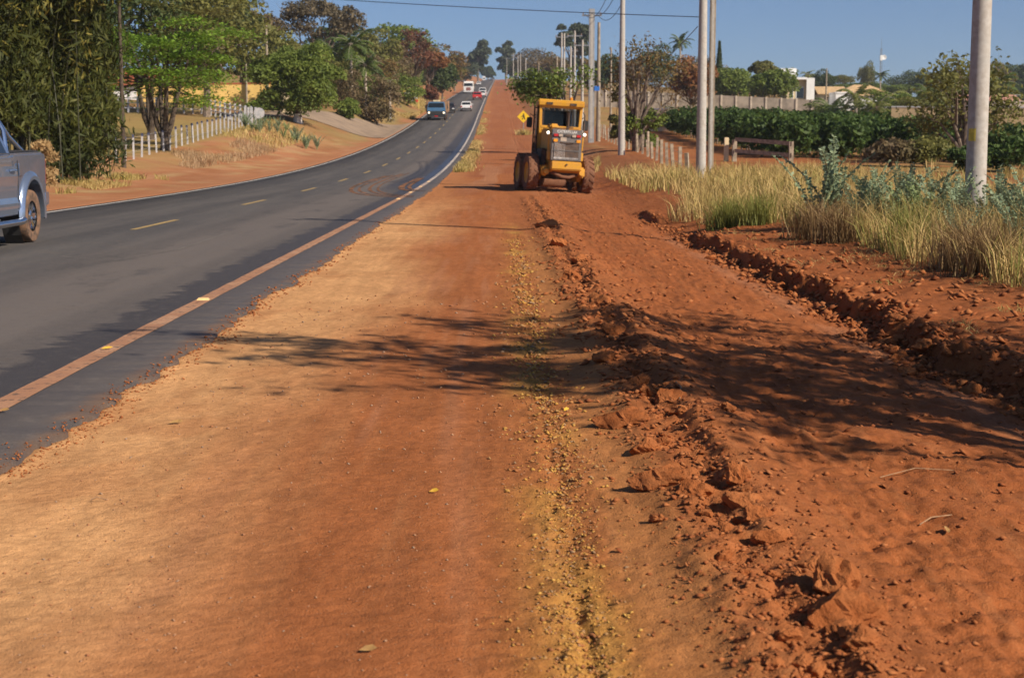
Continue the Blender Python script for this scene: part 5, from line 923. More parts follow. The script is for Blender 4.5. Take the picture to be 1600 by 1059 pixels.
# yellow diamond warning sign
d = 160; g = G(817.5, d); c = P(817.5, 182.5, d); root = empty('warning_sign', g); hz = c.z - g.z; paint('sign_yellow', (.80, .52, .015), .5, var=.06); paint('sign_black', (.015, .015, .015), .6); q = .64
def dia(s_, y_, t_): return [(0, y_, hz - s_), (s_, y_, hz), (0, y_, hz + s_), (-s_, y_, hz), (0, y_ + t_, hz - s_), (s_, y_ + t_, hz), (0, y_ + t_, hz + s_), (-s_, y_ + t_, hz)]
bf = [(0, 1, 2, 3), (7, 6, 5, 4), (0, 1, 5, 4), (1, 2, 6, 5), (2, 3, 7, 6), (3, 0, 4, 7)]
m = MB(); m.tube([(0, .05, -.2), (0, .05, hz)], .045, 8); m.build('post', 'steel', root)
zs = hz; bd = MB().add(dia(q, 0, .02), bf).build('board', 'sign_yellow', root)
m = MB(); m.lathe([(-.008, .001), (-.008, .07), (-.003, .07)], 10, 'y', (.03, 0, hz + 0.2550)); m.add([(-0.0750, -.006, hz + 0.1500), (0.0900, -.006, hz + 0.1800), (0.1350, -.006, hz - 0.0450), (-0.0300, -.006, hz - 0.0750)], [(0, 1, 2, 3)]); m.add([(-0.0300, -.007, hz - 0.0600), (0.0750, -.007, hz - 0.0450), (-0.0900, -.007, hz - 0.3000), (-0.1800, -.007, hz - 0.2850)], [(0, 1, 2, 3)]); m.add([(0.0450, -.0075, hz - 0.0600), (0.1350, -.0075, hz - 0.0450), (0.1950, -.0075, hz - 0.2850), (0.1050, -.0075, hz - 0.3000)], [(0, 1, 2, 3)]); m.add([(-0.0600, -.0065, hz + 0.1350), (-0.0300, -.0065, hz + 0.0750), (-0.2250, -.0065, hz - 0.0750), (-0.2700, -.0065, hz - 0.0300)], [(0, 1, 2, 3)]); m.build('symbol', 'sign_black', bd); tag(root, 'yellow diamond warning sign with a black walking figure on the red verge', 'sign')

for k, (px, yt, w_, d, src, lf, lb) in enumerate(((1385, 150, 60, 196, 'j2', 'mango', 'rounded garden bush before the tan roof gable'), (1415, 160, 50, 192, 'j2', 'olive', 'olive garden bush at the beige wall corner'), (1310, 168, 46, 205, 'j2', 'dark', 'dark garden bush before the cream gabled house'), (1460, 150, 70, 240, 'j2', 'mango', 'green bank of bushes behind the beige wall'), (1520, 150, 80, 240, 'j2', 'olive', 'olive bank of bushes behind the beige wall'), (1580, 150, 60, 260, 'j2', 'dark', 'dark bank of bushes behind the grey brown roof'), (1275, 165, 40, 214, 'j2', 'mango', 'garden bush at the right end of the block wall'))):
    g, h, cr = spec(px, yt, w_, d); s0 = sp[src]; z0 = np.empty(len(s0.children[1].data.vertices) * 3, np.float32); s0.children[1].data.vertices.foreach_get('co', z0); z0 = z0.reshape(-1, 3)
    o = replant(s0, g, lb, k * 1.1, (cr / np.abs(z0[:, 0]).max(), cr / np.abs(z0[:, 0]).max(), h / z0[:, 2].max()), lf); o.name = 'garden_bush'
g = G(818, 158); n = 260; x = g.x + np.clip(R.normal(0, .4, n), -.8, .8); y = g.y + np.clip(R.normal(0, .4, n), -.8, .8)
o = blades('grass_tussock', x - g.x, y - g.y, R.uniform(.3, .8, n), R.uniform(.02, .035, n), 'straw', .6, z=H(x, y, True) - g.z - .02); o.location = g; del o['kind']; tag(o, 'dry straw tuft around the foot of the yellow warning sign', 'grass')
# ------------------------------------------------------------------ vehicles (local: +y forward, x right, z up)
paint('rubber', (.028, .026, .025), .85, var=.2, scale=8, dirt=(.20, .10, .055), dirt_amt=.25); paint('rim_steel', (.45, .46, .48), .35, .8); paint('black_plastic', (.03, .03, .032), .6); glassmat('auto_glass', (.012, .016, .02)); paint('tail_red', (.45, .02, .02), .25); paint('amber', (.75, .30, .02), .3); paint('lens_white', (.75, .75, .72), .15); paint('plate_grey', (.55, .56, .58), .5); paint('chrome', (.75, .76, .78), .12, 1.0, var=.05)
def carpaint(name, col, metal=0, rough=.32): paint(name, col, rough, metal, .5, var=.06, scale=3, dirt=(.30, .18, .11), dirt_amt=.06, coat=.6); return name
carpaint('silver_blue', (.34, .43, .58), .8, .22); carpaint('car_white', (.74, .75, .76)); carpaint('car_red', (.55, .025, .02)); carpaint('car_black', (.02, .02, .024)); carpaint('truck_blue', (.045, .14, .27)); carpaint('car_pale', (.45, .58, .68)); carpaint('car_dark', (.04, .05, .07))
_wc = {}
def wheel(parent, x, y, r_, w_, name='wheel', spokes=0, lug=0, rimmat='rim_steel', tyre='rubber', out=None):
    key = (r_, w_, spokes, lug, rimmat, tyre); root = empty(name); root.parent = parent; root.location = (x, y, r_)
    if key not in _wc:
        m = MB(); ri = r_ * .58; m.lathe([(-w_ * .42, ri), (-w_ * .5, r_ * .8), (-w_ * .46, r_ * .95), (-w_ * .3, r_), (w_ * .3, r_), (w_ * .46, r_ * .95), (w_ * .5, r_ * .8), (w_ * .42, ri)], 32); 
        if lug:
            for k in range(lug):
                for s_ in (-1, 1):
                    a = 2 * math.pi * (k + (.5 if s_ > 0 else 0)) / lug; v = []
                    for (xx, da) in ((.02, -.02), (.47, .16)):
                        for rr in (r_ * .97, r_ * 1.035):
                            for e in (-.045, .045): t = a + da + e; v.append((s_ * xx * w_, rr * math.cos(t), rr * math.sin(t)))
                    m.add(v, [(0, 1, 3, 2), (4, 6, 7, 5), (2, 3, 7, 6), (0, 2, 6, 4), (1, 5, 7, 3)])
        ty = m.build('tyre', tyre, root, smooth=not lug); m = MB()
        if spokes:
            m.lathe([(-w_ * .40, ri * 1.01), (w_ * .36, ri * 1.01), (w_ * .42, ri * .96), (w_ * .40, ri * .9), (w_ * .2, ri * .86), (-w_ * .38, ri * .86)], 28)
            for s_ in (-1, 1):
                for k in range(spokes):
                    a = 2 * math.pi * k / spokes; cs, sn = math.cos(a), math.sin(a); px_, py_ = -sn * .035, cs * .035; xo = s_ * w_ * .30
                    m.add([(xo, cs * .05 + px_, sn * .05 + py_), (xo, cs * .05 - px_, sn * .05 - py_), (xo * 1.2, cs * ri * .92 - px_, sn * ri * .92 - py_), (xo * 1.2, cs * ri * .92 + px_, sn * ri * .92 + py_)], [(0, 1, 2, 3)])
                m.lathe([(s_ * w_ * .3, .001), (s_ * w_ * .36, .05), (s_ * w_ * .3, .09)], 12)
            m.lathe([(-.02, .001), (-.02, ri * .86)], 24)
        else: m.lathe([(-w_ * .41, ri), (-w_ * .30, ri * .9), (-w_ * .20, ri * .45), (-w_ * .34, ri * .25), (-w_ * .34, .001)], 24); m.lathe([(w_ * .41, ri), (w_ * .30, ri * .9), (w_ * .20, ri * .45), (w_ * .34, ri * .25), (w_ * .34, .001)], 24)
        rm = m.build('rim', rimmat, root, smooth=True); _wc[key] = (ty.data, rm.data)
    else: put('tyre', _wc[key][0], None, root); put('rim', _wc[key][1], None, root)
    return root
def arch(c, r_, n=9): return [(c - r_ * math.cos(math.pi * k / n), .30 + r_ * math.sin(math.pi * k / n)) for k in range(n + 1)]
def place(root, u, d, away, label, cat='car', group='vehicles on the road', left_is=None):
    x = UX(u, d); root.location = (x, d, float(road_z(u, d)) + .004); pit = math.atan(float(np.interp(d, _kd, _ks)))
    root.rotation_euler = (pit, 0, ROADK) if away else (-pit, 0, math.pi + ROADK)
    return tag(root, label, cat, group)
def simple_car(name, W, L, hb, hr, pm, kind='hatch', lights=False):
    """small passenger vehicle; kind hatch / saloon / pickup"""
    root = empty(name); f, r_ = L / 2, -L / 2; rw = .29
    yf, yr = f - .75, r_ + .72; bot = .27
    low = [(r_, .45), (r_ + .02, bot)] + arch(yr, .34) + arch(yf, .34) + [(f - .02, bot), (f, .5), (f - .06, hb - .14), (f - .9, hb), (r_ + .05, hb + .03), (r_, hb - .1)]
    hw = [W / 2 * (.94 if p[1] < .4 else 1) for p in low]; MB().prism(low, W, hw).build('body', pm, root, bevel=.03, smooth=True)
    if kind == 'pickup': a, b_, c_, e = f - .95, f - 1.55, -.35, -.15 - .45
    elif kind == 'saloon': a, b_, c_, e = f - 1.0, f - 1.75, r_ + 1.15, r_ + .55
    else: a, b_, c_, e = f - .9, f - 1.6, r_ + .55, r_ + .1
    gh = [(a, hb), (b_, hr - .04), (b_ - .25, hr), (c_ + .2, hr), (c_, hr - .04), (e, hb)]; w2 = W * .80; MB().prism(gh, W, [W * .47, w2 / 2, w2 / 2 - .02, w2 / 2 - .02, w2 / 2, W * .47]).build('cabin', pm, root, bevel=.025, smooth=True)
    def pane(y0, z0, y1, z1, wa, wb, nm, o):
        t0, t1 = .14, .86; ya, za = y0 + (y1 - y0) * t0, z0 + (z1 - z0) * t0; yb, zb = y0 + (y1 - y0) * t1, z0 + (z1 - z0) * t1; MB().add([(-wa, ya + o, za), (wa, ya + o, za), (wb, yb + o, zb), (-wb, yb + o, zb)], [(0, 1, 2, 3)]).build(nm, 'auto_glass', root)
    pane(a, hb, b_, hr - .04, W * .42, w2 * .44, 'windscreen', .012); pane(e, hb, c_, hr - .04, W * .42, w2 * .44, 'rear_window', -.012)
    for s_ in (-1, 1): MB().add([(s_ * (W * .47 - .02), a - .25, hb + .05), (s_ * (W * .47 - .02), e + .2, hb + .05), (s_ * (w2 / 2 + .015), c_ + .15, hr - .1), (s_ * (w2 / 2 + .015), b_ - .1, hr - .1)], [(0, 1, 2, 3)]).build('side_window', 'auto_glass', root)
    for y_ in (yf, yr):
        for s_ in (-1, 1): wheel(root, s_ * (W / 2 - .11), y_, rw, .19)
    for s_ in (-1, 1):
        MB().box((s_ * W * .36 - .17, f - .14, hb - .36), (s_ * W * .36 + .17, f + .005, hb - .2)).build('headlight', 'lens_white', root, bevel=.02); MB().box((s_ * (W / 2 - .12) - .1, r_ - .012, hb - .34), (s_ * (W / 2 - .12) + .1, r_ + .1, hb - .06)).build('tail_light', 'tail_red', root, bevel=.015); MB().box((s_ * (W / 2 + .08) - .09, a - .42, hb + .02), (s_ * (W / 2 + .08) + .09, a - .34, hb + .15)).build('mirror', pm, root, bevel=.02)
    MB().box((-W * .47, r_ - .05, .33), (W * .47, r_ + .06, .53)).build('rear_bumper', 'black_plastic', root, bevel=.03); MB().box((-W * .47, f - .06, .3), (W * .47, f + .05, .5)).build('front_bumper', 'black_plastic', root, bevel=.03); MB().box((-.24, r_ - .062, .5), (.24, r_ - .052, .62)).build('plate', 'plate_grey', root); MB().box((-.35, f + .0, .55), (.35, f + .012, .68)).build('grille', 'black_plastic', root)
    if kind == 'pickup': MB().box((-W * .44, r_ + .06, hb - .02), (W * .44, e - .02, hb + .06)).build('bed_cover', 'black_plastic', root)
    return root
place(simple_car('car', 1.68, 3.9, .92, 1.48, 'car_white'), -5.0, 240, True, 'white hatchback alone in the near lane, driving uphill'); place(simple_car('pickup_truck', 1.85, 4.4, 1.08, 1.55, 'car_red', 'pickup'), -4.4, 318, True, 'red compact pickup with black bed cover driving uphill', 'pickup'); place(simple_car('car', 1.68, 3.9, .92, 1.5, 'car_white'), -3.6, 342, True, 'small white car tucked right behind the red pickup'); place(simple_car('pickup_truck', 1.8, 4.6, 1.05, 1.75, 'car_white', 'pickup'), -3.9, 372, True, 'white pickup ahead of the red one, driving uphill', 'pickup')
place(simple_car('car', 1.7, 4.2, .92, 1.45, 'car_black', 'saloon'), -7.35, 232, False, 'black car half hidden behind the blue truck'); place(simple_car('car', 1.75, 4.2, .95, 1.6, 'car_white'), -7.9, 610, False, 'white car following the white lorry downhill'); place(simple_car('car', 1.7, 4.0, .95, 1.5, 'car_dark'), -4.4, 900, True, 'dark tiny car near the crest in the uphill lane'); place(simple_car('car', 1.75, 4.2, .95, 1.6, 'car_white'), -8.0, 1190, False, 'pale tiny car coming over the road crest'); place(simple_car('car', 1.8, 4.2, 1, 1.7, 'car_dark'), -4.2, 1200, True, 'dark tiny car just reaching the road crest')
pk = simple_car('car', 1.7, 4.1, .95, 1.5, 'car_pale'); xx = G(719, 600); pk.location = xx; pk.rotation_euler = (.02, 0, 1.2); tag(pk, 'pale blue car parked off the road by the far roadside trees', 'car')
def box_truck(name, W, hc, pm, kind):
    root = empty(name); f = 3.6
    if kind == 'blue':
        MB().prism([(f, .62), (f + .06, 1.15), (f - .02, 1.6), (f - .32, 2.28), (f - .55, 2.36), (f - 1.5, 2.34), (f - 1.55, .62)], W, [W * .46, W * .47, W * .47, W * .41, W * .39, W * .40, W * .46]).build('cab', pm, root, bevel=.06, smooth=True)
        MB().add([(-W * .40, f + .005, 1.68), (W * .40, f + .005, 1.68), (W * .365, f - .27, 2.22), (-W * .365, f - .27, 2.22)], [(0, 1, 2, 3)]).build('windscreen', 'auto_glass', root); MB().box((-W * .44, f + .0, .72), (W * .44, f + .075, 1.22)).build('grille', 'black_plastic', root, bevel=.03); MB().box((-W * .47, f - .05, .42), (W * .47, f + .16, .68)).build('bumper', 'black_plastic', root, bevel=.03)
        for s_ in (-1, 1): MB().lathe([(.07, .001), (.10, .09), (.07, .12)], 14, 'y', (s_ * W * .37, f, .98)).build('headlight', 'lamp_lit', root, smooth=True); MB().box((s_ * W * .55 - .07, f - .3, 1.5), (s_ * W * .55 + .07, f - .24, 1.95)).build('mirror', 'black_plastic', root)
        MB().box((-.22, f + .165, .48), (.22, f + .175, .62)).build('plate', 'tail_red', root)
        for s_ in (-1, 1):
            for k in range(4): MB().box((s_ * W * .545 - .03, -3.9, 1.05 + k * .34), (s_ * W * .545 + .03, f - 1.75, 1.05 + k * .34 + .31)).build('side_board', 'truck_wood', root)
        MB().box((-W * .52, f - 1.78, 1.0), (W * .52, f - 1.70, 2.5)).build('head_board', 'truck_wood', root); MB().box((-W * .52, -3.9, .9), (W * .52, f - 1.8, 1.02)).build('bed', 'truck_wood', root); MB().box((-.45, f - 1.6, 2.36), (.45, f - 1.0, 2.56)).build('roof_load', 'cream_wall', root, bevel=.03)
    else:
        MB().prism([(f, .6), (f + .05, 1.3), (f - .02, 1.75), (f - .22, 2.75), (f - .5, 3.05), (f - 2.0, 3.05), (f - 2.05, .6)], W, [W * .48, W * .49, W * .49, W * .46, W * .42, W * .44, W * .48]).build('cab', pm, root, bevel=.06, smooth=True)
        MB().add([(-W * .43, f - .005, 1.85), (W * .43, f - .005, 1.85), (W * .41, f - .17, 2.6), (-W * .41, f - .17, 2.6)], [(0, 1, 2, 3)]).build('windscreen', 'auto_glass', root); MB().box((-W * .22, f + .0, .75), (W * .22, f + .07, 1.55)).build('grille', 'grille_red', root, bevel=.03); MB().box((-W * .48, f - .05, .38), (W * .48, f + .12, .72)).build('bumper', pm, root, bevel=.04)
        for s_ in (-1, 1): MB().box((s_ * W * .37 - .16, f + .0, .8), (s_ * W * .37 + .16, f + .07, 1.0)).build('headlight', 'lens_white', root); MB().box((s_ * W * .55 - .08, f - .3, 1.9), (s_ * W * .55 + .08, f - .2, 2.5)).build('mirror', 'black_plastic', root)
        MB().box((-W * .49, -6.5, 1.0), (W * .49, f - 2.2, 2.9)).build('cargo_body', 'block_wall', root, bevel=.03)
    MB().box((-.45, -3.8, .6), (.45, f - .6, .9)).build('chassis', 'black_plastic', root)
    for y_ in (f - .95, -1.6, -2.75):
        for s_ in (-1, 1): wheel(root, s_ * (W / 2 - .22), y_, .5, .28)
    return root
emat('lamp_lit', (1.0, .86, .62), 1.6); paint('truck_wood', (.30, .17, .09), .9, var=.3, scale=4); paint('grille_red', (.25, .10, .09), .5)
place(box_truck('cargo_truck', 2.6, 2.4, 'truck_blue', 'blue'), -8.1, 205, False, 'blue cab truck with wooden cargo boards and lit headlamps coming downhill', 'truck'); place(box_truck('cargo_truck', 2.65, 3, 'car_white', 'white'), -7.7, 398, False, 'white lorry with a dark red grille coming downhill', 'truck')
vn = empty('box_van'); MB().box((-1.0, -2.2, .4), (1.0, 1.0, 2.7)).build('cargo_box', 'car_white', vn, bevel=.06); MB().prism([(2.3, .4), (2.3, 1.1), (1.6, 1.95), (1.0, 2.0), (1.0, .4)], 1.9).build('cab', 'car_white', vn, bevel=.05); MB().add([(-.8, 2.27, 1.2), (.8, 2.27, 1.2), (.75, 1.68, 1.9), (-.75, 1.68, 1.9)], [(0, 1, 2, 3)]).build('windscreen', 'auto_glass', vn)
for y_ in (1.4, -1.4):
    for s_ in (-1, 1): wheel(vn, s_ * .82, y_, .34, .2)
place(vn, -9.0, 950, False, 'white box van just below the road crest in the downhill lane', 'van')

# --- silver double cab pickup leaving the frame on the left
def big_pickup():
    root = empty('pickup_truck'); W = 1.94; f, r_ = 2.75, -2.22; yf, yr = 1.72, -1.38; hb = 1.30; R_ = .385
    low = [(r_ + .02, .62), (r_ + .1, .42), (yr - .52, .42)] + [(yr - .47 * math.cos(math.pi * k / 12), .40 + .52 * math.sin(math.pi * k / 12)) for k in range(13)] + [(yr + .52, .42), (yf - .52, .42)] + [(yf - .47 * math.cos(math.pi * k / 12), .40 + .52 * math.sin(math.pi * k / 12)) for k in range(13)] + [(f - .1, .42), (f, .6), (f - .05, 1.0), (f - .35, 1.14), (f - 1.25, 1.22), (.75, 1.24), (-.62, hb - .02), (-.66, hb), (r_ + .06, hb + .02), (r_, hb - .06)]
    hw = []
    for (y_, z) in low: hw.append(W / 2 * (.955 if z < .46 else (.985 if z < 1.0 else .965)))
    body = MB().prism(low, W, hw).build('body', 'silver_blue', root, bevel=.035, smooth=True)
    # bulged flank panels: crease line and bed side
    for s_ in (-1, 1):
        m = MB(); xs = s_ * (W / 2 - .012)
        for (z0, z1, o0, o1) in ((.44, .60, 0, .022), (.60, .68, .022, .006), (.68, .98, .006, .022), (.98, 1.12, .022, .01)):
            m.add([(xs + s_ * o0, -.70, z0), (xs + s_ * o0, 1.1, z0), (xs + s_ * o1, 1.1, z1), (xs + s_ * o1, -.70, z1)], [(0, 1, 2, 3)])
        m.build('door_skin', 'silver_blue', root, smooth=True)
        for y_ in (-.715, .24, 1.11): MB().box((s_ * (W / 2 + .004) - .004, y_ - .008, .5), (s_ * (W / 2 + .004) + .004, y_ + .008, 1.2)).build('door_gap', 'black_plastic', root)
        for y_ in (-.45, .5): MB().tube([(s_ * (W / 2 + .012), y_ - .11, 1.06), (s_ * (W / 2 + .045), y_ - .07, 1.065), (s_ * (W / 2 + .045), y_ + .07, 1.065), (s_ * (W / 2 + .012), y_ + .11, 1.06)], .017, 8).build('door_handle', 'silver_blue', root, smooth=True)
        for yc in (yr, yf):
            m = MB(); n_ = 16; v = []
            for k in range(n_ + 1):
                a = -.12 + (math.pi + .24) * k / n_
                for (rr, xo) in ((.475, -.10), (.475, .035), (.53, .045), (.585, .012), (.60, -.02)): v.append((s_ * (W / 2 + xo), yc - rr * math.cos(a), .40 + (rr + .045) * math.sin(a)))
            m.add(v, [(k * 5 + i, k * 5 + i + 1, k * 5 + i + 6, k * 5 + i + 5) for k in range(n_) for i in range(4)]); m.build('wheel_arch', 'silver_blue', root, smooth=True)
            m = MB(); m.lathe([(s_ * (W / 2 - .32), .001), (s_ * (W / 2 - .32), .5), (s_ * (W / 2 - .06), .5)], 20, 'x', (0, yc, .42)); m.build('wheel_well', 'black_plastic', root)
        MB().tube([(s_ * (W / 2 + .10), -.62, .36), (s_ * (W / 2 + .10), -.5, .34), (s_ * (W / 2 + .10), .95, .34), (s_ * (W / 2 + .06), 1.1, .36)], .048, 10).build('side_step', 'chrome', root, smooth=True)
        MB().box((s_ * (W / 2 - .10) - .06, r_ - .02, .82), (s_ * (W / 2 - .10) + .06, r_ + .03, 1.22)).build('tail_light', 'tail_red', root, bevel=.02)
        # fuel flap
        MB().box((s_ * (W / 2 - .005) - .008, -.98, .98), (s_ * (W / 2 - .005) + .008, -.80, 1.16)).build('fuel_flap', 'silver_blue', root, bevel=.006)
        m = MB(); m.tube([(s_ * .80, -.78, 1.30), (s_ * .76, -.80, 1.62), (s_ * .66, -.82, 1.80)], .038, 8); m.tube([(s_ * .80, -1.55, 1.31), (s_ * .74, -1.05, 1.55), (s_ * .66, -.82, 1.80)], .034, 8); m.build('sport_bar', 'chrome', root, smooth=True)
        m = MB(); m.lathe([(0, .001), (s_ * .06, .10), (s_ * .12, .09), (s_ * .13, .001)], 12, 'x', (s_ * (W / 2), 1.0, 1.3)); m.build('mirror', 'silver_blue', root, smooth=True)
    MB().tube([(-.66, -.82, 1.80), (.66, -.82, 1.80)], .038, 8).build('sport_bar', 'chrome', root, smooth=True)
    # cabin
    gh = [(1.05, 1.22), (.42, 1.76), (.2, 1.81), (-.45, 1.80), (-.58, 1.74), (-.68, 1.28)]; MB().prism(gh, W, [.90, .70, .66, .66, .70, .90]).build('cabin', 'silver_blue', root, bevel=.03, smooth=True)
    for s_ in (-1, 1):
        for (ya, yb, yc, yd) in ((.30, -.52, -.44, .30), (.88, .38, .38, .46)):
            def xs(z): return s_ * (.90 + (.70 - .90) * (z - 1.25) / .5 + .010)
            m = MB(); m.add([(xs(1.30), ya, 1.30), (xs(1.30), yb, 1.30), (xs(1.69), yc, 1.69), (xs(1.69), yd, 1.69)], [(0, 1, 2, 3)]); m.build('side_window', 'auto_glass', root)
        MB().add([(s_ * .90, -.53, 1.285), (s_ * .90, .92, 1.285), (s_ * .905, .92, 1.30), (s_ * .905, -.53, 1.30)], [(0, 1, 2, 3)]).build('window_trim', 'chrome', root)
    MB().add([(-.82, 1.02, 1.27), (.82, 1.02, 1.27), (.67, .46, 1.745), (-.67, .46, 1.745)], [(0, 1, 2, 3)]).build('windscreen', 'auto_glass', root); MB().add([(-.74, -.688, 1.36), (.74, -.688, 1.36), (.66, -.606, 1.70), (-.66, -.606, 1.70)], [(0, 1, 2, 3)]).build('rear_window', 'auto_glass', root)
    MB().box((-.86, r_ + .08, 1.30), (.86, -.70, 1.345)).build('bed_cover', 'black_plastic', root, bevel=.02)
    m = MB(); m.prism([(r_ - .10, .50), (r_ - .14, .62), (r_ - .10, .74), (r_ + .10, .74), (r_ + .10, .48)], W * .97); m.build('rear_bumper', 'silver_blue', root, bevel=.03, smooth=True); m = MB(); m.box((-W * .48, f - .1, .4), (W * .48, f + .06, .7)); m.build('front_bumper', 'silver_blue', root, bevel=.04)
    for s_ in (-1, 1):
        for y_ in (yr, yf): wheel(root, s_ * (W / 2 - .115), y_, R_, .25, spokes=6, rimmat='chrome', tyre='rubber_dusty')
    MB().box((-.6, -2.2, .35), (.6, 2.3, .6)).build('chassis', 'black_plastic', root)
    return root
paint('rubber_dusty', (.10, .066, .046), .95, var=.3, scale=9, dirt=(.26, .14, .08), dirt_amt=.4)
bp = big_pickup(); bp.scale = (1.07, 1.07, 1.07); place(bp, -8.36, 22.72, False, 'silver blue double cab pickup with dusty tyres and chrome sport bar', 'pickup')

# --- motor grader seen from behind
paint('cat_yellow', (.66, .34, .025), .55, var=.10, scale=2.5, dirt=(.34, .17, .08), dirt_amt=.22); paint('grader_grey', (.10, .105, .115), .6, var=.15, dirt=(.25, .16, .10), dirt_amt=.2); paint('tyre_mud', (.20, .082, .04), .95, var=.3, scale=6, dirt=(.10, .06, .04), dirt_amt=.3); paint('iron_and_shade', (.03, .027, .025), .7, dirt=(.16, .08, .045), dirt_amt=.3); paint('seat_black', (.02, .02, .02), .8); emat('work_lamp', (1.0, .90, .70), 2.2); paint('lens_beige', (.42, .34, .27), .4); paint('core_brown', (.20, .125, .08), .8, var=.3, scale=9); paint('bright_steel', (.62, .60, .57), .4, .6)
b = NB('cab_glass'); gl = b.n('BsdfGlass', {'Color': (.55, .58, .60), 'Roughness': .02, 'IOR': 1.02}); gs = b.n('BsdfGlossy', {'Color': (1, 1, 1), 'Roughness': .05}); fr = b.n('Fresnel', {'IOR': 1.45}); mx = b.n('MixShader', {0: fr.outputs[0], 1: b.n('BsdfTransparent', {'Color': (.45, .48, .50)}), 2: gs}); b.t.links.new(mx.outputs[0], b.out.inputs[0])
def grader():
    root = empty('motor_grader'); A = lambda m, nm, mt, par=None, bv=0, sm=False: m.build(nm, mt, par or root, bevel=bv, smooth=sm)
    # tandems: rear axle pair at y=-.78 and y=.78
    for s_ in (-1, 1):
        for y_ in (-.78, .78): wheel(root, s_ * .98, y_, .64, .38, lug=18, rimmat='cat_yellow', tyre='tyre_mud')
        A(MB().prism([(-1.0, .52), (-.85, .40), (.85, .40), (1.0, .52), (1.0, .78), (.5, .95), (-.5, .95), (-1.0, .78)], .16, None), 'tandem_case', 'cat_yellow', None, .03).location.x = s_ * .73
        wheel(root, s_ * 1.0, 5.9, .62, .36, lug=18, rimmat='cat_yellow', tyre='tyre_mud')
    A(MB().tube([(-.7, 0, .62), (.7, 0, .62)], .17, 12), 'rear_axle', 'iron_and_shade', None, 0, True); A(MB().tube([(-.9, 5.9, .66), (.9, 5.9, .66)], .13, 10), 'front_axle', 'cat_yellow', None, 0, True)
    # engine hood with radiator guard at the rear
    A(MB().prism([(-1.75, 1.08), (-1.75, 2.14), (.15, 2.22), (.15, 1.0), (-1.2, .95)], 1.0), 'hood', 'cat_yellow', None, .05, True)
    fr_ = A(MB().box((-.535, -1.80, 1.10), (.535, -1.755, 2.17)), 'radiator_guard', 'grader_grey', None, .02)
    A(MB().box((-.43, -1.815, 1.16), (.43, -1.803, 1.74)), 'core', 'core_brown', fr_)
    for k in range(18): A(MB().box((-.42 + k * .0494, -1.835, 1.16), (-.42 + k * .0494 + .012, -1.818, 1.74)), 'grille_bar', 'bright_steel' if k < 8 else 'grader_grey', fr_)
    for z in (1.14, 1.45, 1.75): A(MB().box((-.45, -1.842, z - .015), (.45, -1.836, z + .015)), 'grille_rail', 'grader_grey', fr_)
    A(MB().box((-.44, -1.822, 1.165), (.44, -1.816, 1.22)), 'bright_sill', 'bright_steel', fr_)
    for (x0, z0, w_, h_, mt, nm) in ((-.40, 1.96, .15, .09, 'tail_red', 'tail_light'), (.40, 1.96, .15, .09, 'tail_red', 'tail_light'), (-.23, 1.955, .14, .09, 'lens_beige', 'reflector'), (.23, 1.955, .14, .09, 'lens_beige', 'reflector'), (-.40, 1.78, .15, .10, 'amber', 'turn_light'), (.40, 1.78, .15, .10, 'amber', 'turn_light')):
        A(MB().box((x0 - w_ / 2, -1.85, z0 - h_ / 2), (x0 + w_ / 2, -1.803, z0 + h_ / 2)), nm, mt, fr_, .008)
    A(MB().box((-.23, -1.825, 1.77), (-.02, -1.804, 1.90)), 'stickers', 'lens_beige', fr_); A(MB().box((-.10, -1.83, 1.92), (.10, -1.804, 2.0)), 'vent', 'iron_and_shade', fr_); A(MB().tube([(-.25, -1.845, 1.73), (0, -1.85, 1.69), (.25, -1.845, 1.73)], .014, 6), 'handle', 'iron_and_shade', fr_, 0, True)
    cu = bpy.data.curves.new('lettering', 'FONT'); cu.body = 'CATERPILLAR'; cu.size = .135; cu.align_x = 'CENTER'; cu.extrude = .003; to = bpy.data.objects.new('lettering', cu); COL.objects.link(to); bpy.context.view_layer.update()
    me = bpy.data.meshes.new_from_object(to.evaluated_get(bpy.context.evaluated_depsgraph_get())); bpy.data.objects.remove(to); me.materials.clear(); lt = put('lettering', me, 'white_paint', fr_); lt.rotation_euler = (math.pi / 2, 0, 0); lt.location = (0, -1.806, 2.045); lt.scale = (.86, 1, 1)
    # counterweight bumper, hitch, ripper linkage
    A(MB().prism([(-1.98, .80), (-2.0, 1.085), (-1.5, 1.085), (-1.3, .72), (-1.7, .70)], 1.06), 'bumper', 'cat_yellow', None, .03, True); A(MB().tube([(0, -1.99, .98), (0, -2.04, .98)], .03, 8), 'tow_pin', 'iron_and_shade')
    A(MB().box((-.52, -1.6, .62), (.5, -1.0, .78)), 'belly_plate', 'iron_and_shade'); A(MB().tube([(-.45, -1.75, .70), (-.1, -1.82, .56), (.15, -1.8, .55), (.35, -1.75, .62)], .055, 8), 'hitch_bar', 'tyre_mud', None, 0, True)
    for s_ in (-1, 1):
        A(MB().box((s_ * .66 - .11, -1.55, .56), (s_ * .66 + .11, -1.1, .92)), 'final_drive', 'cat_yellow', None, .05, True); A(MB().lathe([(-1.72, .001), (-1.72, .09), (-1.60, .12), (-1.5, .12)], 14, 'y', (s_ * .62, 0, .72)), 'hub_cap', 'cat_yellow', None, 0, True)
        A(MB().box((s_ * .56 - .05, -1.7, 1.12), (s_ * .56 + .07, -1.45, 1.42)), 'side_box', 'cat_yellow', None, .02); A(MB().tube([(s_ * .55, -1.6, 1.45), (s_ * .60, -1.62, 1.5), (s_ * .60, -1.62, 1.98), (s_ * .55, -1.6, 2.03)], .025, 8), 'grab_rail', 'cat_yellow', None, 0, True)
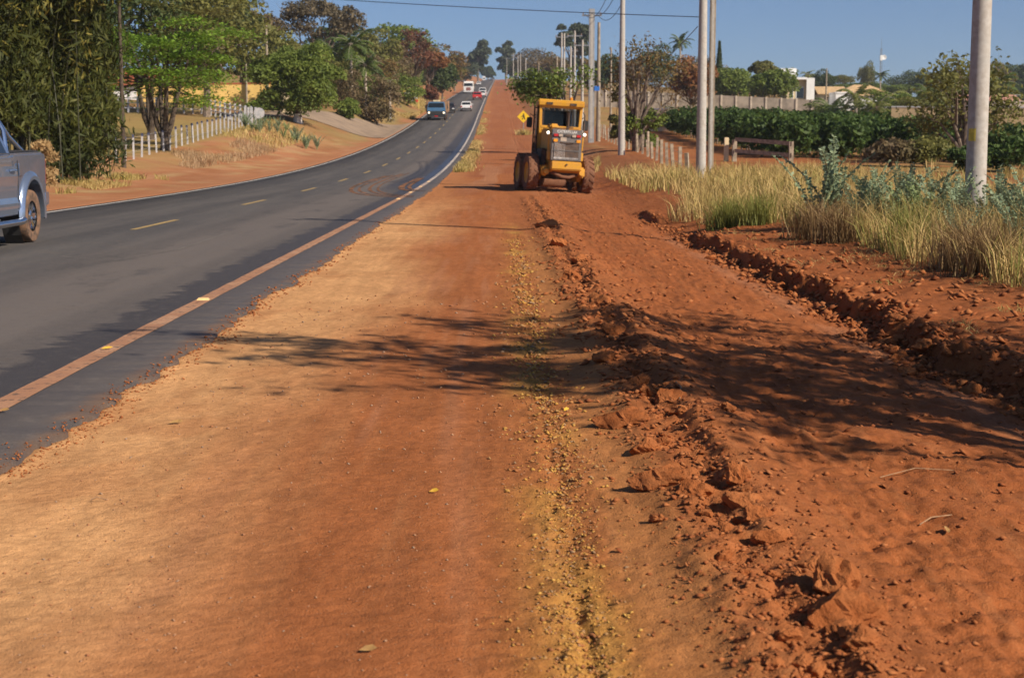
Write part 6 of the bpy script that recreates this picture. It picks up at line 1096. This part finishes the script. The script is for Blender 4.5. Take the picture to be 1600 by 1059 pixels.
        A(MB().tube([(s_ * .50, -1.6, 1.98), (s_ * .61, -1.65, 2.02)], .02, 6), 'lamp_bracket', 'iron_and_shade'); lp = A(MB().lathe([(-1.66, .075), (-1.60, .07), (-1.56, .03)], 14, 'y', (s_ * .64, 0, 2.03)), 'work_lamp', 'iron_and_shade', None, 0, True); A(MB().lathe([(-1.675, .001), (-1.675, .035), (-1.668, .052)], 14, 'y', (s_ * .64, 0, 2.03)), 'lens', 'work_lamp', lp, 0, True)
    A(MB().box((-.42, -1.0, 2.19), (-.12, -.4, 2.36)), 'air_cleaner', 'cat_yellow', None, .05, True); A(MB().tube([(.25, -.7, 2.15), (.25, -.7, 2.75), (.25, -.78, 2.85)], .055, 10), 'exhaust_stack', 'iron_and_shade', None, 0, True)
    # cab: posts, roof, glass, seat
    y0, y1 = .15, 1.75; xb, xt = .66, .72
    A(MB().box((-.70, y0, .95), (.70, y1, 1.18)), 'cab_floor', 'cat_yellow', None, .02); A(MB().box((-.68, y0, 1.18), (.68, y0 + .08, 2.27)), 'rear_panel', 'cat_yellow', None, .02)
    for s_ in (-1, 1):
        for (yy, w_) in ((y0, .11), (y1 - .10, .09), ((y0 + y1) / 2, .07)): A(MB().add([(s_ * xb - .05, yy, 1.15), (s_ * xb + .05, yy, 1.15), (s_ * xb + .05, yy + w_, 1.15), (s_ * xb - .05, yy + w_, 1.15), (s_ * xt - .05, yy, 3.02), (s_ * xt + .05, yy, 3.02), (s_ * xt + .05, yy + w_, 3.02), (s_ * xt - .05, yy + w_, 3.02)], bf), 'cab_post', 'cat_yellow', None, .012)
        A(MB().box((s_ * .665 - .03, y0 + .1, 1.18), (s_ * .665 + .03, y1, 1.62)), 'side_panel', 'cat_yellow' if s_ > 0 else 'iron_and_shade', None, .01); A(MB().add([(s_ * .70, y0 + .12, 1.62), (s_ * .70, y1 - .1, 1.62), (s_ * .735, y1 - .1, 2.98), (s_ * .735, y0 + .12, 2.98)], [(0, 1, 2, 3)]), 'side_glass', 'cab_glass')  # left side panel dark: the flank's shade put into its colour
        A(MB().tube([(s_ * .78, y1, 2.6), (s_ * 1.0, y1 + .05, 2.75), (s_ * 1.02, y1, 2.55)], .018, 6), 'mirror_arm', 'iron_and_shade'); A(MB().box((s_ * 1.02 - .10, y1 - .04, 2.25), (s_ * 1.02 + .10, y1 + .02, 2.62)), 'mirror', 'black_plastic', None, .02)
        A(MB().tube([(s_ * .83, .2, 1.25), (s_ * .86, .22, 1.4), (s_ * .86, .22, 2.75), (s_ * .80, .25, 2.85)], .022, 8), 'hand_rail', 'iron_and_shade', None, 0, True)
        for z in (.55, .82, 1.08): A(MB().box((s_ * .80 - .16, 1.25, z), (s_ * .80 + .14, 1.65, z + .04)), 'step', 'iron_and_shade')
    A(MB().prism([(y0 - .10, 3.0), (y0 - .12, 3.18), (y0 - .02, 3.24), (y1 + .15, 3.22), (y1 + .22, 3.05), (y1 + .1, 3.0)], 1.62), 'roof', 'cat_yellow', None, .03, True)
    for s_ in (-.42, .42): A(MB().box((s_ - .11, y0 - .135, 3.05), (s_ + .11, y0 - .10, 3.13)), 'roof_vent', 'iron_and_shade')
    for (x0, x1, z0, z1) in ((-.70, .70, 2.94, 3.01), (-.68, .68, 2.24, 2.32)): A(MB().box((x0, y0 - .015, z0), (x1, y0 + .06, z1)), 'window_rail', 'cat_yellow', None, .01)
    A(MB().add([(-.62, y0 + .02, 2.30), (.62, y0 + .02, 2.30), (.66, y0 + .02, 2.96), (-.66, y0 + .02, 2.96)], [(0, 1, 2, 3)]), 'rear_glass', 'cab_glass'); A(MB().add([(-.62, y1, 1.62), (.62, y1, 1.62), (.66, y1, 2.96), (-.66, y1, 2.96)], [(0, 1, 2, 3)]), 'front_glass', 'cab_glass')
    A(MB().box((-.64, y0 + .09, 1.2), (.64, y1 - .03, 2.15)), 'interior', 'seat_black'); A(MB().box((-.25, .55, 2.15), (.22, .70, 2.72)), 'seat_back', 'seat_black', None, .05, True); A(MB().tube([(.35, .5, 2.1), (.42, .45, 2.5), (.38, .6, 2.85)], .03, 6), 'lever', 'bright_steel', None, 0, True); A(MB().box((-.5, y1 - .12, 2.1), (.5, y1 - .06, 2.9)), 'front_frame', 'iron_and_shade')
    lad = MB()
    for xx in (-.92, -.80): lad.tube([(xx, .35, .75), (xx, .38, 3.0)], .028, 6)
    for k in range(9): lad.tube([(-.92, .36, .85 + k * .26), (-.80, .36, .85 + k * .26)], .02, 5)
    A(lad, 'ladder', 'iron_and_shade', None, 0, True)
    for k in range(4): A(MB().tube([(-.60, -.9 + k * .2, 1.0), (-.72, -.5 + k * .15, 1.25 + .1 * k), (-.74, .1, 1.35 + .12 * k), (-.70, .5, 1.1)], .022, 6), 'hose', 'iron_and_shade', None, 0, True)
    A(MB().box((-.70, -1.1, .92), (-.54, .1, 1.5)), 'battery_box', 'iron_and_shade', None, .03); A(MB().tube([(-.3, -1.05, 2.2), (.35, -1.1, 2.25), (.4, -.3, 2.28)], .02, 6), 'hose', 'iron_and_shade', None, 0, True)
    A(MB().lathe([(0, .055), (.09, .055), (.12, .02), (.121, .001)], 12, 'z', (.35, .3, 3.235)), 'beacon', 'amber', None, 0, True)
    # gooseneck, blade circle and blade ahead of the cab
    A(MB().prism([(1.6, 1.2), (2.4, 1.75), (4.2, 1.8), (5.7, 1.25), (6.2, .9), (6.2, .6), (5.5, .85), (4.1, 1.4), (2.5, 1.35), (1.6, .85)], .42), 'gooseneck', 'cat_yellow', None, .03, True); A(MB().lathe([(-.06, .45), (-.06, .72), (.06, .72), (.06, .45), (-.06, .45)], 28, 'z', (0, 3.1, .95)), 'blade_circle', 'cat_yellow', None, 0, True)
    m = MB(); v = []; 
    for s_ in (-1.5, 1.5):
        for k in range(8): a = -.9 + 1.9 * k / 7; v.append((s_, 3.0 - .38 * math.cos(a) + .38, .42 + .33 * math.sin(a))); 
    m.add(v, [(k, k + 1, k + 9, k + 8) for k in range(7)]); bl = A(m, 'blade', 'tyre_mud', None, 0, True); sm = bl.modifiers.new('thick', 'SOLIDIFY'); sm.thickness = .03; bl.name = 'blade'
    for s_ in (-1, 1): A(MB().tube([(s_ * .35, 2.6, 2.0), (s_ * .75, 3.0, .95)], .06, 8), 'lift_cylinder', 'iron_and_shade', None, 0, True)
    # the machine is articulated: cab and front frame steer back to the right of the rear frame
    T = Matrix.Translation((.16, .1, 0)) @ Matrix.Rotation(rad(-9), 4, 'Z') @ Matrix.Translation((0, -.1, 0))
    rear = ('tandem', 'rear_axle', 'hood', 'radiator', 'bumper', 'tow', 'belly', 'hitch', 'final', 'hub', 'side_box', 'grab', 'lamp_b', 'work', 'air', 'exhaust', 'hose', 'battery')
    for ch in root.children:
        if ch.name.startswith(rear) or (ch.name.startswith('wheel') and ch.location.y < 3): continue
        ch.matrix_local = T @ ch.matrix_basis
        if ch.name.startswith('blade') and not ch.name.startswith('blade_c'): ch.matrix_local = T @ Matrix.Translation((0, 3.1, 0)) @ Matrix.Rotation(rad(48), 4, 'Z') @ Matrix.Translation((0, -3.1, 0))
    return root
gr = grader(); d = 54.6; gx = 1.42; gr.rotation_mode = 'XYZ'; gr.rotation_euler = (0, rad(3.6), rad(11)); gr.location = (gx, d, 0)
def tyre_clear():
    # set the machine down so that its rear tyres touch the graded strip
    Rm = gr.rotation_euler.to_matrix(); best = []
    for (x_, y_) in ((-.98, -.78), (.98, -.78), (-.98, .78), (.98, .78)):
        p = Rm @ Vector((x_, y_, 0)); best.append(Hs(gx + p.x, d + p.y) - p.z)
    return float(np.mean(best)) - .02
gr.location.z = tyre_clear(); tag(gr, 'yellow motor grader seen from behind with lit work lamps on the red verge', 'grader')

# ------------------------------------------------------------------ dusty air
b = NB('air'); pv = b.n('VolumePrincipled', {'Color': (.78, .87, 1.0, 1), 'Density': .00018, 'Anisotropy': .2}); b.t.links.new(pv.outputs[0], b.out.inputs['Volume'])
hz_ = MB().box((-1000, -90, -22), (1000, 3300, 112)).build('haze', 'air'); tag(hz_, 'thin dusty blue haze over the whole valley road', 'haze', kind='stuff')
